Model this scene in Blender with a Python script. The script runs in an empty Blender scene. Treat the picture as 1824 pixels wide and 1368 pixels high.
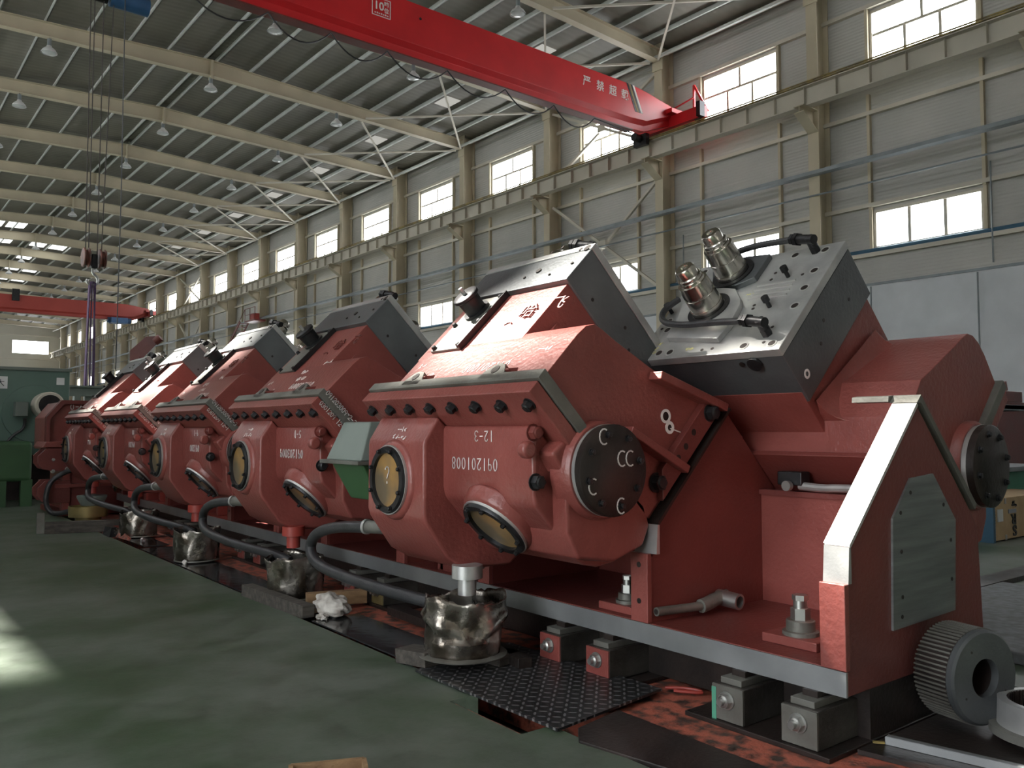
import bpy, math, random
from mathutils import Vector, Matrix
random.seed(7)
S = bpy.context.scene
COL = S.collection
PI = math.pi
R2 = math.sqrt(2)

# ------------------------------------------------------------------ camera
H = 0.92
F_PX = 1490.0
YAW = math.radians(37.956)
PITCH = math.radians(3.112)
cam_d = bpy.data.cameras.new('camera')
cam_d.sensor_fit = 'HORIZONTAL'
cam_d.sensor_width = 36.0
cam_d.lens = 36.0 * F_PX / 1824.0
cam_d.clip_end = 400
cam = bpy.data.objects.new('camera', cam_d)
COL.objects.link(cam)
cam.location = (0, 0, H)
cam.rotation_euler = (math.radians(90) + PITCH, 0, -YAW)
S.camera = cam
S.view_settings.view_transform = 'Standard'
S.view_settings.look = 'None'
S.view_settings.gamma = 1
S.view_settings.exposure = 0.50
S.view_settings.use_curve_mapping = False

# ------------------------------------------------------------------ world + sun
WORLD_STRENGTH = 5.5
PANE_EMIT = 3.0
SUN_STRENGTH = 58.0
w = bpy.data.worlds.new('daylight_sky')
S.world = w
w.use_nodes = True
bg = w.node_tree.nodes['Background']
bg.inputs[0].default_value = (0.93, 0.965, 1.0, 1)
bg.inputs[1].default_value = WORLD_STRENGTH
sd = bpy.data.lights.new('sun', 'SUN')
sd.energy = SUN_STRENGTH
sd.angle = math.radians(1.6)
sd.color = (1.0, 0.95, 0.86)
sun = bpy.data.objects.new('sun', sd)
COL.objects.link(sun)
sun.location = (-10, 20, 20)
SUN_DIR = Vector((1.0, -1.75, -2.13)).normalized()
sun.rotation_euler = SUN_DIR.to_track_quat('-Z', 'Y').to_euler()

# ------------------------------------------------------------------ materials
MATS = {}
def _nt(name):
    m = bpy.data.materials.new(name)
    m.use_nodes = True
    nt = m.node_tree
    b = nt.nodes['Principled BSDF']
    return m, nt, b
def mat(name, col, rough=0.5, metal=0.0, col2=None, nscale=4.0, ndet=4.0, bump=0.0, bscale=40.0,
        rvar=0.0, stretch=None, lo=0.35, hi=0.7, coat=0.0, spec=None):
    """procedural paint / metal: two colours mixed by noise, roughness variation and fine bump"""
    m, nt, b = _nt(name)
    N, L = nt.nodes, nt.links
    tc = N.new('ShaderNodeTexCoord')
    src = tc.outputs['Object']
    if stretch:
        mp = N.new('ShaderNodeMapping'); mp.inputs['Scale'].default_value = stretch
        L.new(src, mp.inputs[0]); src = mp.outputs[0]
    b.inputs['Roughness'].default_value = rough
    b.inputs['Metallic'].default_value = metal
    if spec is not None: b.inputs['Specular IOR Level'].default_value = spec
    if coat: b.inputs['Coat Weight'].default_value = coat; b.inputs['Coat Roughness'].default_value = 0.25
    nz = N.new('ShaderNodeTexNoise'); nz.inputs['Scale'].default_value = nscale; nz.inputs['Detail'].default_value = ndet
    L.new(src, nz.inputs['Vector'])
    if col2 is None: col2 = tuple(c * 0.8 for c in col)
    cr = N.new('ShaderNodeValToRGB')
    cr.color_ramp.elements[0].position = lo; cr.color_ramp.elements[0].color = (*col2, 1)
    cr.color_ramp.elements[1].position = hi; cr.color_ramp.elements[1].color = (*col, 1)
    L.new(nz.outputs['Fac'], cr.inputs[0]); L.new(cr.outputs[0], b.inputs['Base Color'])
    if rvar:
        mr = N.new('ShaderNodeMapRange')
        mr.inputs['To Min'].default_value = max(0.04, rough - rvar); mr.inputs['To Max'].default_value = min(1, rough + rvar)
        L.new(nz.outputs['Fac'], mr.inputs['Value']); L.new(mr.outputs[0], b.inputs['Roughness'])
    if bump:
        n2 = N.new('ShaderNodeTexNoise'); n2.inputs['Scale'].default_value = bscale; n2.inputs['Detail'].default_value = 3
        L.new(src, n2.inputs['Vector'])
        bp = N.new('ShaderNodeBump'); bp.inputs['Strength'].default_value = bump; bp.inputs['Distance'].default_value = 0.01
        L.new(n2.outputs['Fac'], bp.inputs['Height']); L.new(bp.outputs[0], b.inputs['Normal'])
    MATS[name] = m
    return m
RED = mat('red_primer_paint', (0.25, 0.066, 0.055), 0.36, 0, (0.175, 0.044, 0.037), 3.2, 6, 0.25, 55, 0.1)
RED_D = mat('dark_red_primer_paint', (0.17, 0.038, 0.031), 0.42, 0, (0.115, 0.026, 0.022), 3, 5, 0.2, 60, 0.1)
RED_C = mat('crane_red_paint', (0.62, 0.018, 0.022), 0.38, 0, (0.52, 0.014, 0.018), 1.2, 3, 0.05, 20)
RED_O = mat('orange_red_crane_paint', (0.32, 0.042, 0.03), 0.5, 0, (0.27, 0.034, 0.025), 0.6, 3)
ORANGE = mat('worn_orange_paint', (0.40, 0.11, 0.07), 0.6, 0, (0.05, 0.035, 0.028), 17, 9, 0.4, 60, 0.2, None, 0.38, 0.56)
STEEL = mat('machined_steel', (0.56, 0.56, 0.54), 0.36, 0.65, (0.40, 0.40, 0.40), 9, 5, 0.06, 120, 0.1)
STEEL_L = mat('bright_milled_steel', (0.68, 0.68, 0.66), 0.32, 0.65, (0.52, 0.52, 0.50), 2.2, 5, 0.05, 160, 0.08)
BRUSH = mat('brushed_steel_plate', (0.34, 0.36, 0.36), 0.42, 0.85, (0.22, 0.235, 0.24), 3, 6, 0.05, 90, 0.1, (1, 1, 14))
EDGE = mat('milled_edge_steel', (0.34, 0.35, 0.355), 0.38, 0.6, (0.25, 0.26, 0.265), 5, 5, 0.05, 90, 0.1)
SLABM = mat('dark_oxidised_steel', (0.16, 0.17, 0.175), 0.42, 0.5, (0.07, 0.075, 0.08), 2.2, 5, 0.15, 60, 0.12)
GREYP = mat('greasy_grey_steel', (0.20, 0.20, 0.18), 0.5, 0.45, (0.12, 0.115, 0.10), 6, 6, 0.15, 60, 0.12)
GREASE = mat('greasy_brown_steel', (0.095, 0.088, 0.078), 0.45, 0.4, (0.035, 0.031, 0.027), 9, 7, 0.3, 50, 0.15)
BLK = mat('black_oxide_steel', (0.030, 0.030, 0.032), 0.4, 0.5, (0.016, 0.016, 0.018), 12, 4, 0.1, 80, 0.1)
BLKD = mat('oily_black_brown_steel', (0.040, 0.028, 0.024), 0.42, 0.3, (0.016, 0.013, 0.012), 7, 5, 0.15, 60, 0.12)
RUBBER = mat('black_rubber', (0.035, 0.036, 0.038), 0.42, 0, (0.02, 0.02, 0.022), 20, 3, 0.15, 150)
CREAM = mat('cream_steel_paint', (0.50, 0.44, 0.32), 0.6, 0, (0.42, 0.37, 0.27), 0.8, 4, 0, 40, 0)
CREAM_W = mat('pale_cream_steel_paint', (0.55, 0.51, 0.43), 0.6, 0, (0.46, 0.43, 0.36), 0.8, 4)
PURL = mat('galvanised_purlin_steel', (0.58, 0.60, 0.58), 0.5, 0.0, (0.5, 0.52, 0.5), 2, 3)
GALV = mat('galvanised_tray_steel', (0.24, 0.27, 0.28), 0.5, 0.3, (0.18, 0.20, 0.21), 2, 3)
DARKLINE = mat('dark_rail_steel', (0.05, 0.04, 0.035), 0.6, 0.3)
YEL = mat('yellow_conductor_plastic', (0.34, 0.25, 0.06), 0.6, 0, (0.12, 0.09, 0.04), 3, 5)
BLUEP = mat('blue_pipe_paint', (0.045, 0.12, 0.19), 0.5)
GREENM = mat('green_machine_paint', (0.115, 0.185, 0.155), 0.45, 0, (0.085, 0.145, 0.12), 1.5, 5, 0.1, 30, 0.1)
GREENB = mat('mid_green_machine_paint', (0.045, 0.115, 0.045), 0.5, 0, (0.028, 0.075, 0.03), 2, 5)
GREYG = mat('grey_green_paint', (0.17, 0.20, 0.18), 0.45, 0, (0.13, 0.155, 0.14), 3, 4)
WOOD = mat('weathered_timber', (0.085, 0.075, 0.062), 0.8, 0, (0.035, 0.03, 0.026), 5, 6, 0.5, 30, 0, (1, 8, 8))
WOODL = mat('pale_timber', (0.32, 0.20, 0.10), 0.75, 0, (0.20, 0.12, 0.06), 4, 6, 0.3, 30, 0, (2, 9, 9))
PLY = mat('plywood_crate_board', (0.52, 0.38, 0.22), 0.75, 0, (0.38, 0.26, 0.14), 4, 6, 0.2, 30)
CHALK = mat('white_paint_marker', (0.85, 0.80, 0.78), 0.8)
CHALKY = mat('yellow_paint_marker', (0.72, 0.68, 0.30), 0.8)
WHITEP = mat('white_sign_paint', (0.80, 0.74, 0.70), 0.7)
RAG = mat('grubby_white_cloth', (0.62, 0.60, 0.55), 0.95, 0, (0.30, 0.27, 0.24), 14, 5, 0.3, 80)
BRASS = mat('brass_yellow_steel', (0.42, 0.33, 0.13), 0.4, 0.6, (0.25, 0.20, 0.09), 6, 4)
CHROME = mat('polished_roll_shaft_steel', (0.62, 0.59, 0.54), 0.20, 1.0, (0.5, 0.47, 0.43), 12, 3, 0.03, 200, 0.06)
BUCKM = mat('crumpled_sheet_steel', (0.36, 0.335, 0.30), 0.27, 0.9, (0.09, 0.072, 0.055), 9, 6, 0.35, 30, 0.12, None, 0.38, 0.62)
PURPLE = mat('purple_webbing', (0.13, 0.08, 0.17), 0.8, 0, (0.09, 0.05, 0.12), 6, 4)
BLUEH = mat('blue_hoist_paint', (0.03, 0.09, 0.20), 0.45)
OILP = mat('oily_dark_steel_plate', (0.040, 0.040, 0.042), 0.12, 0.2, (0.026, 0.026, 0.028), 3, 6, 0.08, 14, 0.08)
WHITEL = mat('white_enamel', (0.75, 0.76, 0.76), 0.35)
CLEARG, _nt_, _b = _nt('clear_glass_cover')
_b.inputs['Base Color'].default_value = (0.95, 0.98, 0.98, 1); _b.inputs['Roughness'].default_value = 0.04
_b.inputs['Transmission Weight'].default_value = 1.0; _b.inputs['IOR'].default_value = 1.3
AMBER = mat('amber_oil_behind_window', (0.36, 0.20, 0.06), 0.30, 0, (0.12, 0.09, 0.055), 5, 3, 0, 40, 0, (1, 1, 1), 0.40, 0.62, coat=0.5)
BRASSY = mat('galvanised_fitting', (0.5, 0.5, 0.48), 0.35, 0.9)

def pane_material(name, emit, col, alpha=0.55):
    m, nt, b = _nt(name)
    N, L = nt.nodes, nt.links
    N.remove(b)
    out = [n for n in N if n.type == 'OUTPUT_MATERIAL'][0]
    tr = N.new('ShaderNodeBsdfTransparent'); tr.inputs[0].default_value = (alpha, alpha, alpha, 1)
    em = N.new('ShaderNodeEmission'); em.inputs[0].default_value = (*col, 1); em.inputs[1].default_value = emit  # the sheet itself glows, standing in for daylight behind it
    ad = N.new('ShaderNodeAddShader')
    L.new(tr.outputs[0], ad.inputs[0]); L.new(em.outputs[0], ad.inputs[1]); L.new(ad.outputs[0], out.inputs[0])
    return m
PANE = pane_material('glowing_dusty_window_glass', PANE_EMIT, (0.96, 0.98, 1.0), 0.82)
SKYL = pane_material('glowing_translucent_roof_sheet', 1.6, (0.95, 0.97, 0.95), 0.3)
SKYD = pane_material('glowing_dirty_roof_sheet', 0.35, (0.95, 0.93, 0.85), 0.02)

def floor_material():
    m, nt, b = _nt('green_painted_concrete')
    N, L = nt.nodes, nt.links
    tc = N.new('ShaderNodeTexCoord')
    n1 = N.new('ShaderNodeTexNoise'); n1.inputs['Scale'].default_value = 1.1; n1.inputs['Detail'].default_value = 6; n1.inputs['Roughness'].default_value = 0.65
    n2 = N.new('ShaderNodeTexNoise'); n2.inputs['Scale'].default_value = 7; n2.inputs['Detail'].default_value = 8; n2.inputs['Roughness'].default_value = 0.7
    for n in (n1, n2): L.new(tc.outputs['Object'], n.inputs['Vector'])
    c1 = N.new('ShaderNodeValToRGB')
    e = c1.color_ramp.elements
    e[0].position = 0.40; e[0].color = (0.045, 0.075, 0.040, 1)
    e[1].position = 0.62; e[1].color = (0.115, 0.135, 0.112, 1)
    L.new(n1.outputs['Fac'], c1.inputs[0])
    c2 = N.new('ShaderNodeValToRGB')
    c2.color_ramp.elements[0].position = 0.30; c2.color_ramp.elements[0].color = (0.45, 0.47, 0.42, 1)
    c2.color_ramp.elements[1].position = 0.52; c2.color_ramp.elements[1].color = (1, 1, 1, 1)
    L.new(n2.outputs['Fac'], c2.inputs[0])
    mx = N.new('ShaderNodeMixRGB'); mx.blend_type = 'MULTIPLY'; mx.inputs[0].default_value = 0.75
    L.new(c1.outputs[0], mx.inputs[1]); L.new(c2.outputs[0], mx.inputs[2]); L.new(mx.outputs[0], b.inputs['Base Color'])
    mr = N.new('ShaderNodeMapRange'); mr.inputs['To Min'].default_value = 0.38; mr.inputs['To Max'].default_value = 0.62
    L.new(n2.outputs['Fac'], mr.inputs['Value']); L.new(mr.outputs[0], b.inputs['Roughness'])
    bp = N.new('ShaderNodeBump'); bp.inputs['Strength'].default_value = 0.18; bp.inputs['Distance'].default_value = 0.01
    L.new(n2.outputs['Fac'], bp.inputs['Height']); L.new(bp.outputs[0], b.inputs['Normal'])
    return m
FLOORM = floor_material()
PITM = mat('dark_oily_pit_concrete', (0.045, 0.043, 0.040), 0.45, 0, (0.016, 0.015, 0.014), 4, 8, 0.5, 30, 0.15)

def ribbed(name, c1, c2, axis, period, bump=0.5, dirt=0.25):
    """profiled sheet: ribs along one axis as bump, soft blotchy colour"""
    m, nt, b = _nt(name)
    N, L = nt.nodes, nt.links
    tc = N.new('ShaderNodeTexCoord')
    nz = N.new('ShaderNodeTexNoise'); nz.inputs['Scale'].default_value = 0.35; nz.inputs['Detail'].default_value = 6
    L.new(tc.outputs['Object'], nz.inputs['Vector'])
    cr = N.new('ShaderNodeValToRGB')
    cr.color_ramp.elements[0].position = 0.35; cr.color_ramp.elements[0].color = (*c2, 1)
    cr.color_ramp.elements[1].position = 0.65; cr.color_ramp.elements[1].color = (*c1, 1)
    L.new(nz.outputs['Fac'], cr.inputs[0]); L.new(cr.outputs[0], b.inputs['Base Color'])
    wv = N.new('ShaderNodeTexWave'); wv.wave_type = 'BANDS'; wv.bands_direction = axis
    wv.inputs['Scale'].default_value = 2 * PI / (20.0 * period) * 1.0
    L.new(tc.outputs['Object'], wv.inputs['Vector'])
    bp = N.new('ShaderNodeBump'); bp.inputs['Strength'].default_value = bump; bp.inputs['Distance'].default_value = 0.02
    L.new(wv.outputs['Fac'], bp.inputs['Height']); L.new(bp.outputs[0], b.inputs['Normal'])
    b.inputs['Roughness'].default_value = 0.6
    return m
CLAD = ribbed('ribbed_wall_sheet', (0.45, 0.44, 0.41), (0.37, 0.365, 0.34), 'Z', 0.10, 0.35)
DECK = ribbed('ribbed_roof_sheet', (0.19, 0.178, 0.148), (0.14, 0.132, 0.11), 'Y', 0.3, 0.5)
PLASTER = mat('painted_plaster', (0.60, 0.62, 0.64), 0.8, 0, (0.52, 0.54, 0.56), 1.2, 6, 0.2, 6)

def checker_material():
    m, nt, b = _nt('black_checker_plate')
    N, L = nt.nodes, nt.links
    tc = N.new('ShaderNodeTexCoord')
    hs = []
    for rot in (PI / 4, -PI / 4):
        mp = N.new('ShaderNodeMapping'); mp.inputs['Rotation'].default_value = (0, 0, rot); mp.inputs['Scale'].default_value = (21, 21, 1)
        if rot < 0: mp.inputs['Location'].default_value = (0.5, 0.5, 0)
        L.new(tc.outputs['Object'], mp.inputs[0])
        fr = N.new('ShaderNodeVectorMath'); fr.operation = 'FRACTION'; L.new(mp.outputs[0], fr.inputs[0])
        sb = N.new('ShaderNodeVectorMath'); sb.operation = 'SUBTRACT'; sb.inputs[1].default_value = (0.5, 0.5, 0); L.new(fr.outputs[0], sb.inputs[0])
        ml = N.new('ShaderNodeVectorMath'); ml.operation = 'MULTIPLY'; ml.inputs[1].default_value = (3.4, 11, 0); L.new(sb.outputs[0], ml.inputs[0])
        ln = N.new('ShaderNodeVectorMath'); ln.operation = 'LENGTH'; L.new(ml.outputs[0], ln.inputs[0])
        lt = N.new('ShaderNodeMath'); lt.operation = 'LESS_THAN'; lt.inputs[1].default_value = 1.0; L.new(ln.outputs['Value'], lt.inputs[0])
        hs.append(lt)
    mxx = N.new('ShaderNodeMath'); mxx.operation = 'MAXIMUM'; L.new(hs[0].outputs[0], mxx.inputs[0]); L.new(hs[1].outputs[0], mxx.inputs[1])
    bp = N.new('ShaderNodeBump'); bp.inputs['Strength'].default_value = 0.8; bp.inputs['Distance'].default_value = 0.004
    L.new(mxx.outputs[0], bp.inputs['Height']); L.new(bp.outputs[0], b.inputs['Normal'])
    cm = N.new('ShaderNodeMixRGB'); cm.inputs[1].default_value = (0.028, 0.029, 0.031, 1); cm.inputs[2].default_value = (0.20, 0.20, 0.20, 1)
    L.new(mxx.outputs[0], cm.inputs[0]); L.new(cm.outputs[0], b.inputs['Base Color'])
    b.inputs['Metallic'].default_value = 0.4; b.inputs['Roughness'].default_value = 0.34
    return m
CHECKER = checker_material()

# ------------------------------------------------------------------ mesh helpers
def basis(d):
    d = Vector(d).normalized()
    u = d.cross(Vector((0, 0, 1)))
    if u.length < 1e-4: u = Vector((1, 0, 0))
    u.normalize()
    return d, u, d.cross(u).normalized()
class MB:
    def __init__(self): self.v = []; self.f = []
    def add(self, vs, fs):
        n = len(self.v)
        self.v += [Vector(p) for p in vs]
        self.f += [tuple(i + n for i in f) for f in fs]
        return self
    def box(self, x0, x1, y0, y1, z0, z1):
        vs = [(x, y, z) for x in (x0, x1) for y in (y0, y1) for z in (z0, z1)]
        return self.add(vs, [(0, 1, 3, 2), (4, 6, 7, 5), (0, 4, 5, 1), (2, 3, 7, 6), (0, 2, 6, 4), (1, 5, 7, 3)])
    def loft(self, r0, r1, caps=True):
        n = len(r0)
        fs = [(i, (i + 1) % n, n + (i + 1) % n, n + i) for i in range(n)]
        if caps: fs += [tuple(reversed(range(n))), tuple(range(n, 2 * n))]
        return self.add(list(r0) + list(r1), fs)
    def rings(self, rs, caps=True, closed=False):
        n = len(rs[0]); vs = [p for r in rs for p in r]; fs = []
        m = len(rs)
        for k in range(m if closed else m - 1):
            k2 = (k + 1) % m
            for i in range(n):
                j = (i + 1) % n
                fs.append((k * n + i, k * n + j, k2 * n + j, k2 * n + i))
        if caps and not closed: fs += [tuple(reversed(range(n))), tuple(range((m - 1) * n, m * n))]
        return self.add(vs, fs)
    def bar(self, p, q, wd, ht, up=(0, 0, 1)):
        p, q = Vector(p), Vector(q); d = (q - p).normalized(); up = Vector(up)
        s = d.cross(up)
        if s.length < 1e-4: s = d.cross(Vector((1, 0, 0)))
        s.normalize(); t = s.cross(d).normalized()
        c = [s * a * wd / 2 + t * b * ht / 2 for a, b in ((-1, -1), (1, -1), (1, 1), (-1, 1))]
        return self.loft([p + x for x in c], [q + x for x in c])
    def cyl(self, p, q, r, n=20, r2=None, caps=True, ph=0.0):
        p, q = Vector(p), Vector(q); d, u, v = basis(q - p); r2 = r if r2 is None else r2
        A = [(math.cos(ph + 2 * PI * i / n), math.sin(ph + 2 * PI * i / n)) for i in range(n)]
        return self.loft([p + (u * a + v * b) * r for a, b in A], [q + (u * a + v * b) * r2 for a, b in A], caps)
    def lathe(self, p, d, prof, n=28, caps=True):
        """prof: list of (distance along d, radius)"""
        p = Vector(p); d, u, v = basis(d)
        rs = [[p + d * h + (u * math.cos(2 * PI * i / n) + v * math.sin(2 * PI * i / n)) * r for i in range(n)] for h, r in prof]
        return self.rings(rs, caps)
    def ring(self, p, d, ri, ro, h, n=32):
        return self.lathe_closed(p, d, [(0, ri), (0, ro), (h, ro), (h, ri)], n)
    def lathe_closed(self, p, d, prof, n=32):
        p = Vector(p); d, u, v = basis(d); m = len(prof)
        rs = [[p + d * h + (u * math.cos(2 * PI * i / n) + v * math.sin(2 * PI * i / n)) * r for h, r in prof] for i in range(n)]
        return self.rings(rs, False, True)
    def tube(self, pts, r, n=10, smooth=0, caps=True):
        pts = [Vector(p) for p in pts]
        for _ in range(smooth):
            q = [pts[0]]
            for a, b in zip(pts, pts[1:]): q += [a * .75 + b * .25, a * .25 + b * .75]
            pts = q + [pts[-1]]
        rs = []; u = None
        for i, p in enumerate(pts):
            d = (pts[min(i + 1, len(pts) - 1)] - pts[max(i - 1, 0)]).normalized()
            if u is None: _, u, v = basis(d)
            else:
                u = (u - d * u.dot(d)).normalized(); v = d.cross(u)
            rs.append([p + (u * math.cos(2 * PI * k / n) + v * math.sin(2 * PI * k / n)) * r for k in range(n)])
        return self.rings(rs, caps)
    def hexbolt(self, p, d, r=0.022, h=0.022, shank=0.0, washer=True):
        p = Vector(p); d = Vector(d).normalized()
        if washer: self.cyl(p, p + d * 0.004, r * 1.25, 16)
        self.cyl(p, p + d * h, r, 6)
        self.cyl(p + d * h, p + d * (h + r * 0.18), r * 0.82, 12, r * 0.62)
        return self
    def prism(self, poly, fn, c0, c1):
        """poly of (s, t) swept from c0 to c1 through fn(s, t, c)"""
        return self.loft([fn(s, t, c0) for s, t in poly], [fn(s, t, c1) for s, t in poly])
    def ribbon(self, pts, wd, nrm):
        nrm = Vector(nrm).normalized()
        for a, b in zip(pts, pts[1:]):
            a, b = Vector(a), Vector(b); d = b - a
            if d.length < 1e-6: continue
            s = d.normalized().cross(nrm) * wd / 2; e = d.normalized() * wd * 0.35
            self.loft([a - e - s, b + e - s, b + e + s, a - e + s], [x + nrm * 0.0012 for x in (a - e - s, b + e - s, b + e + s, a - e + s)])
        return self
    def build(self, name, m, parent=None, loc=None, T=None, bevel=0.0, seg=2, smooth=35, kind=None):
        vs = [T @ v for v in self.v] if T is not None else self.v
        if parent is not None: o0 = Vector(parent['_o'])
        elif loc is not None: o0 = Vector(loc)
        else:
            xs = [[v[i] for v in vs] for i in range(3)]
            o0 = Vector(((min(xs[0]) + max(xs[0])) / 2, (min(xs[1]) + max(xs[1])) / 2, min(xs[2])))
        me = bpy.data.meshes.new(name)
        me.from_pydata([v - o0 for v in vs], [], self.f)
        me.materials.append(m)
        me.update()
        import bmesh
        bm = bmesh.new(); bm.from_mesh(me); bmesh.ops.recalc_face_normals(bm, faces=bm.faces); bm.to_mesh(me); bm.free()
        if smooth:
            me.shade_smooth()
            if not bevel: me.set_sharp_from_angle(angle=math.radians(smooth))
        o = bpy.data.objects.new(name, me)
        COL.objects.link(o)
        o['_o'] = tuple(o0)
        if parent is not None:
            o.parent = parent
        else:
            o.location = o0
        if bevel:
            md = o.modifiers.new('bevel', 'BEVEL'); md.width = bevel; md.segments = seg
            md.limit_method = 'ANGLE'; md.angle_limit = math.radians(28); md.harden_normals = True
        if kind: o['kind'] = kind
        return o
def sub_origin(o):
    return o
def thing(name, loc, label, cat, group=None):
    o = bpy.data.objects.new(name, None); o.empty_display_size = 0.1
    COL.objects.link(o); o.location = loc; o['_o'] = tuple(loc)
    o['label'] = label; o['category'] = cat
    if group: o['group'] = group
    return o
def tag(o, label, cat, group=None, kind=None):
    o['label'] = label; o['category'] = cat
    if group: o['group'] = group
    if kind: o['kind'] = kind
    return o
def dup(root, shift, label=None, group=None):
    shift = Vector(shift)
    def rec(o, par):
        c = o.copy(); COL.objects.link(c)
        if par is not None: c.parent = par
        for ch in kids.get(o, []): rec(ch, c)
        return c
    kids = {}
    for x in list(bpy.data.objects):
        if x.parent is not None: kids.setdefault(x.parent, []).append(x)
    r = rec(root, None); r.location = Vector(root.location) + shift
    r['_o'] = tuple(r.location)
    if label: r['label'] = label
    if group: r['group'] = group
    return r
ORD = ['first', 'second', 'third', 'fourth', 'fifth', 'sixth', 'seventh', 'eighth', 'ninth', 'tenth', 'eleventh', 'twelfth',
       'thirteenth', 'fourteenth', 'fifteenth', 'sixteenth', 'seventeenth', 'eighteenth', 'nineteenth', 'twentieth', 'twenty-first']

# ------------------------------------------------------------------ chalk lettering (strokes in a 1 x 1.6 box)
def _arc(cx, cy, rx, ry, a0, a1, n=10):
    return [(cx + rx * math.cos(math.radians(a0 + (a1 - a0) * i / n)), cy + ry * math.sin(math.radians(a0 + (a1 - a0) * i / n))) for i in range(n + 1)]
GL = {
 '0': [_arc(.5, .8, .36, .75, 80, 435, 14)], '1': [[(.5, 1.6), (.5, 0)]],
 '2': [_arc(.5, 1.15, .36, .42, 165, -30, 8) + [(.1, .05), (.9, .08)]],
 '3': [_arc(.45, 1.2, .36, .38, 150, -80, 8) + _arc(.45, .42, .42, .4, 80, -150, 8)],
 '5': [[(.85, 1.55), (.25, 1.5), (.2, .95)] + _arc(.42, .5, .42, .46, 100, -140, 9)],
 '6': [[(.75, 1.6), (.3, .9)] + _arc(.5, .42, .36, .4, 150, 510, 14)],
 '8': [_arc(.5, 1.18, .3, .38, -80, 270, 12) + _arc(.5, .4, .36, .4, 90, -270, 12)],
 '9': [_arc(.48, 1.15, .34, .4, 0, 360, 14) + [(.82, 1.1), (.7, 0)]],
 '-': [[(.15, .8), (.85, .82)]], '?': [_arc(.5, 1.2, .34, .38, 160, -60, 9) + [(.5, .5)], [(.5, .15), (.5, .02)]],
 '/': [[(.2, 0), (.8, 1.6)]], '.': [[(.45, .0), (.5, .1)]], 'D': [[(.2, 0), (.2, 1.6)] + _arc(.2, .8, .6, .8, 90, -90, 8)],
 'c': [_arc(.5, .8, .42, .7, 60, 300, 10)],
}
def chalk(mb, text, o, u, v, size, wd=0.004, adv=1.25, slant=0.0):
    """text from o, along u (reading direction) with v up; flat marker strokes lying on the surface"""
    o, u, v = Vector(o), Vector(u).normalized(), Vector(v).normalized(); n = u.cross(v)
    if mb.__dict__.get('flip'): n = -n
    x = 0.0
    for ch in text:
        if ch == '~':   # an illegible scrawled character
            pts = [(random.uniform(.05, .95), random.uniform(0, 1.5)) for _ in range(4)]
            st = [pts, [(random.uniform(0, .5), random.uniform(.3, 1.3)), (random.uniform(.6, 1), random.uniform(.3, 1.3))]]
        else: st = GL.get(ch, [])
        for s in st:
            mb.ribbon([o + (u * (x + p[0] + slant * p[1]) + v * p[1]) * size for p in s], wd, n)
        x += adv
    return mb

# ================================================================== THE HALL
T = Matrix.Rotation(math.radians(0.896), 4, 'Z')       # the hall runs a little askew of the machine row
TR = T.to_3x3()
XL, XR = -2.9, 23.6
Y0, Y1 = -6.0, 129.0
BAY = 6.17
NB = 20
colY = lambda k: 7.60 + BAY * k
winY = lambda k: 10.75 + BAY * k
def roofz(x): return 15.50 - abs(x - 10.9) * 0.043
def rafbot(x): return 14.70 - abs(x - 10.9) * 0.024
ST = 'structure'

# floor with a trench under the machine row
PX0, PX1, PYA, PYB = 1.73, 3.3, 0.9, 10.8
mb = MB()
mb.box(-30, 1.61, -12, 140, -0.3, 0); mb.box(1.61, PX0, -12, 2.02, -0.3, 0); mb.box(1.61, PX0, 2.41, 140, -0.3, 0); mb.box(PX1, 30, -12, 140, -0.3, 0)
mb.box(PX0, PX1, PYB, 140, -0.3, 0); mb.box(PX0, PX1, -12, PYA, -0.3, 0)
mb.box(PX0, PX1, PYA, PYB, -0.32, -0.22)
fl = mb.build('floor', FLOORM, loc=(0, 0, 0), smooth=0, kind=ST)

# lower sill, lower head, shift along the wall; the same for the upper row; unseen left-wall rows are set to aim the sun
WIN = {1: (6.22, 7.36, 0, 11.55, 13.37, 0), -1: (6.75, 7.84, .48, 11.68, 13.37, -.12)}
ADDED_GATES = ((0.0, 2.8), (22.0, 27.0), (46.5, 51.5), (77.5, 82.5))
def wall_with_windows(name, x0, x1, side):
    mb = MB()
    L0, L1, LS, U0, U1, US = WIN[side]
    zs = [(5.19, L0, None), (L0, L1, LS), (L1, U0, None), (U0, U1, US), (U1, 15.3, None)]
    for z0, z1, op in zs:
        if op is None: mb.box(x0, x1, Y0, Y1, z0, z1)
        else:
            y = Y0
            for k in range(-2, NB - 1):
                a, b = winY(k) + op - 1.52, winY(k) + op + 1.52
                mb.box(x0, x1, y, a, z0, z1); y = b
            mb.box(x0, x1, y, Y1, z0, z1)
    wl = mb.build(name, CLAD, T=T, loc=(0, 0, 0), smooth=0, kind=ST)
    mb = MB()
    if side > 0: mb.box(x0 - 0.02, x1 + 0.02, Y0, Y1, 0, 5.19)
    else:            # unseen gates added in the left wall to light the machines
        y = Y0
        for ga, gb in ADDED_GATES:
            mb.box(x0 - .02, x1 + .02, y, ga, 0, 5.19); mb.box(x0 - .02, x1 + .02, ga, gb, 3.8, 5.19); y = gb
        mb.box(x0 - .02, x1 + .02, y, Y1, 0, 5.19)
    mb.build('plaster_dado', PLASTER, wl, T=T, smooth=0)
    return wl
wall_with_windows('wall_right', XR, XR + 0.2, 1)
wall_with_windows('wall_left', XL - 0.06, XL, -1)
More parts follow.
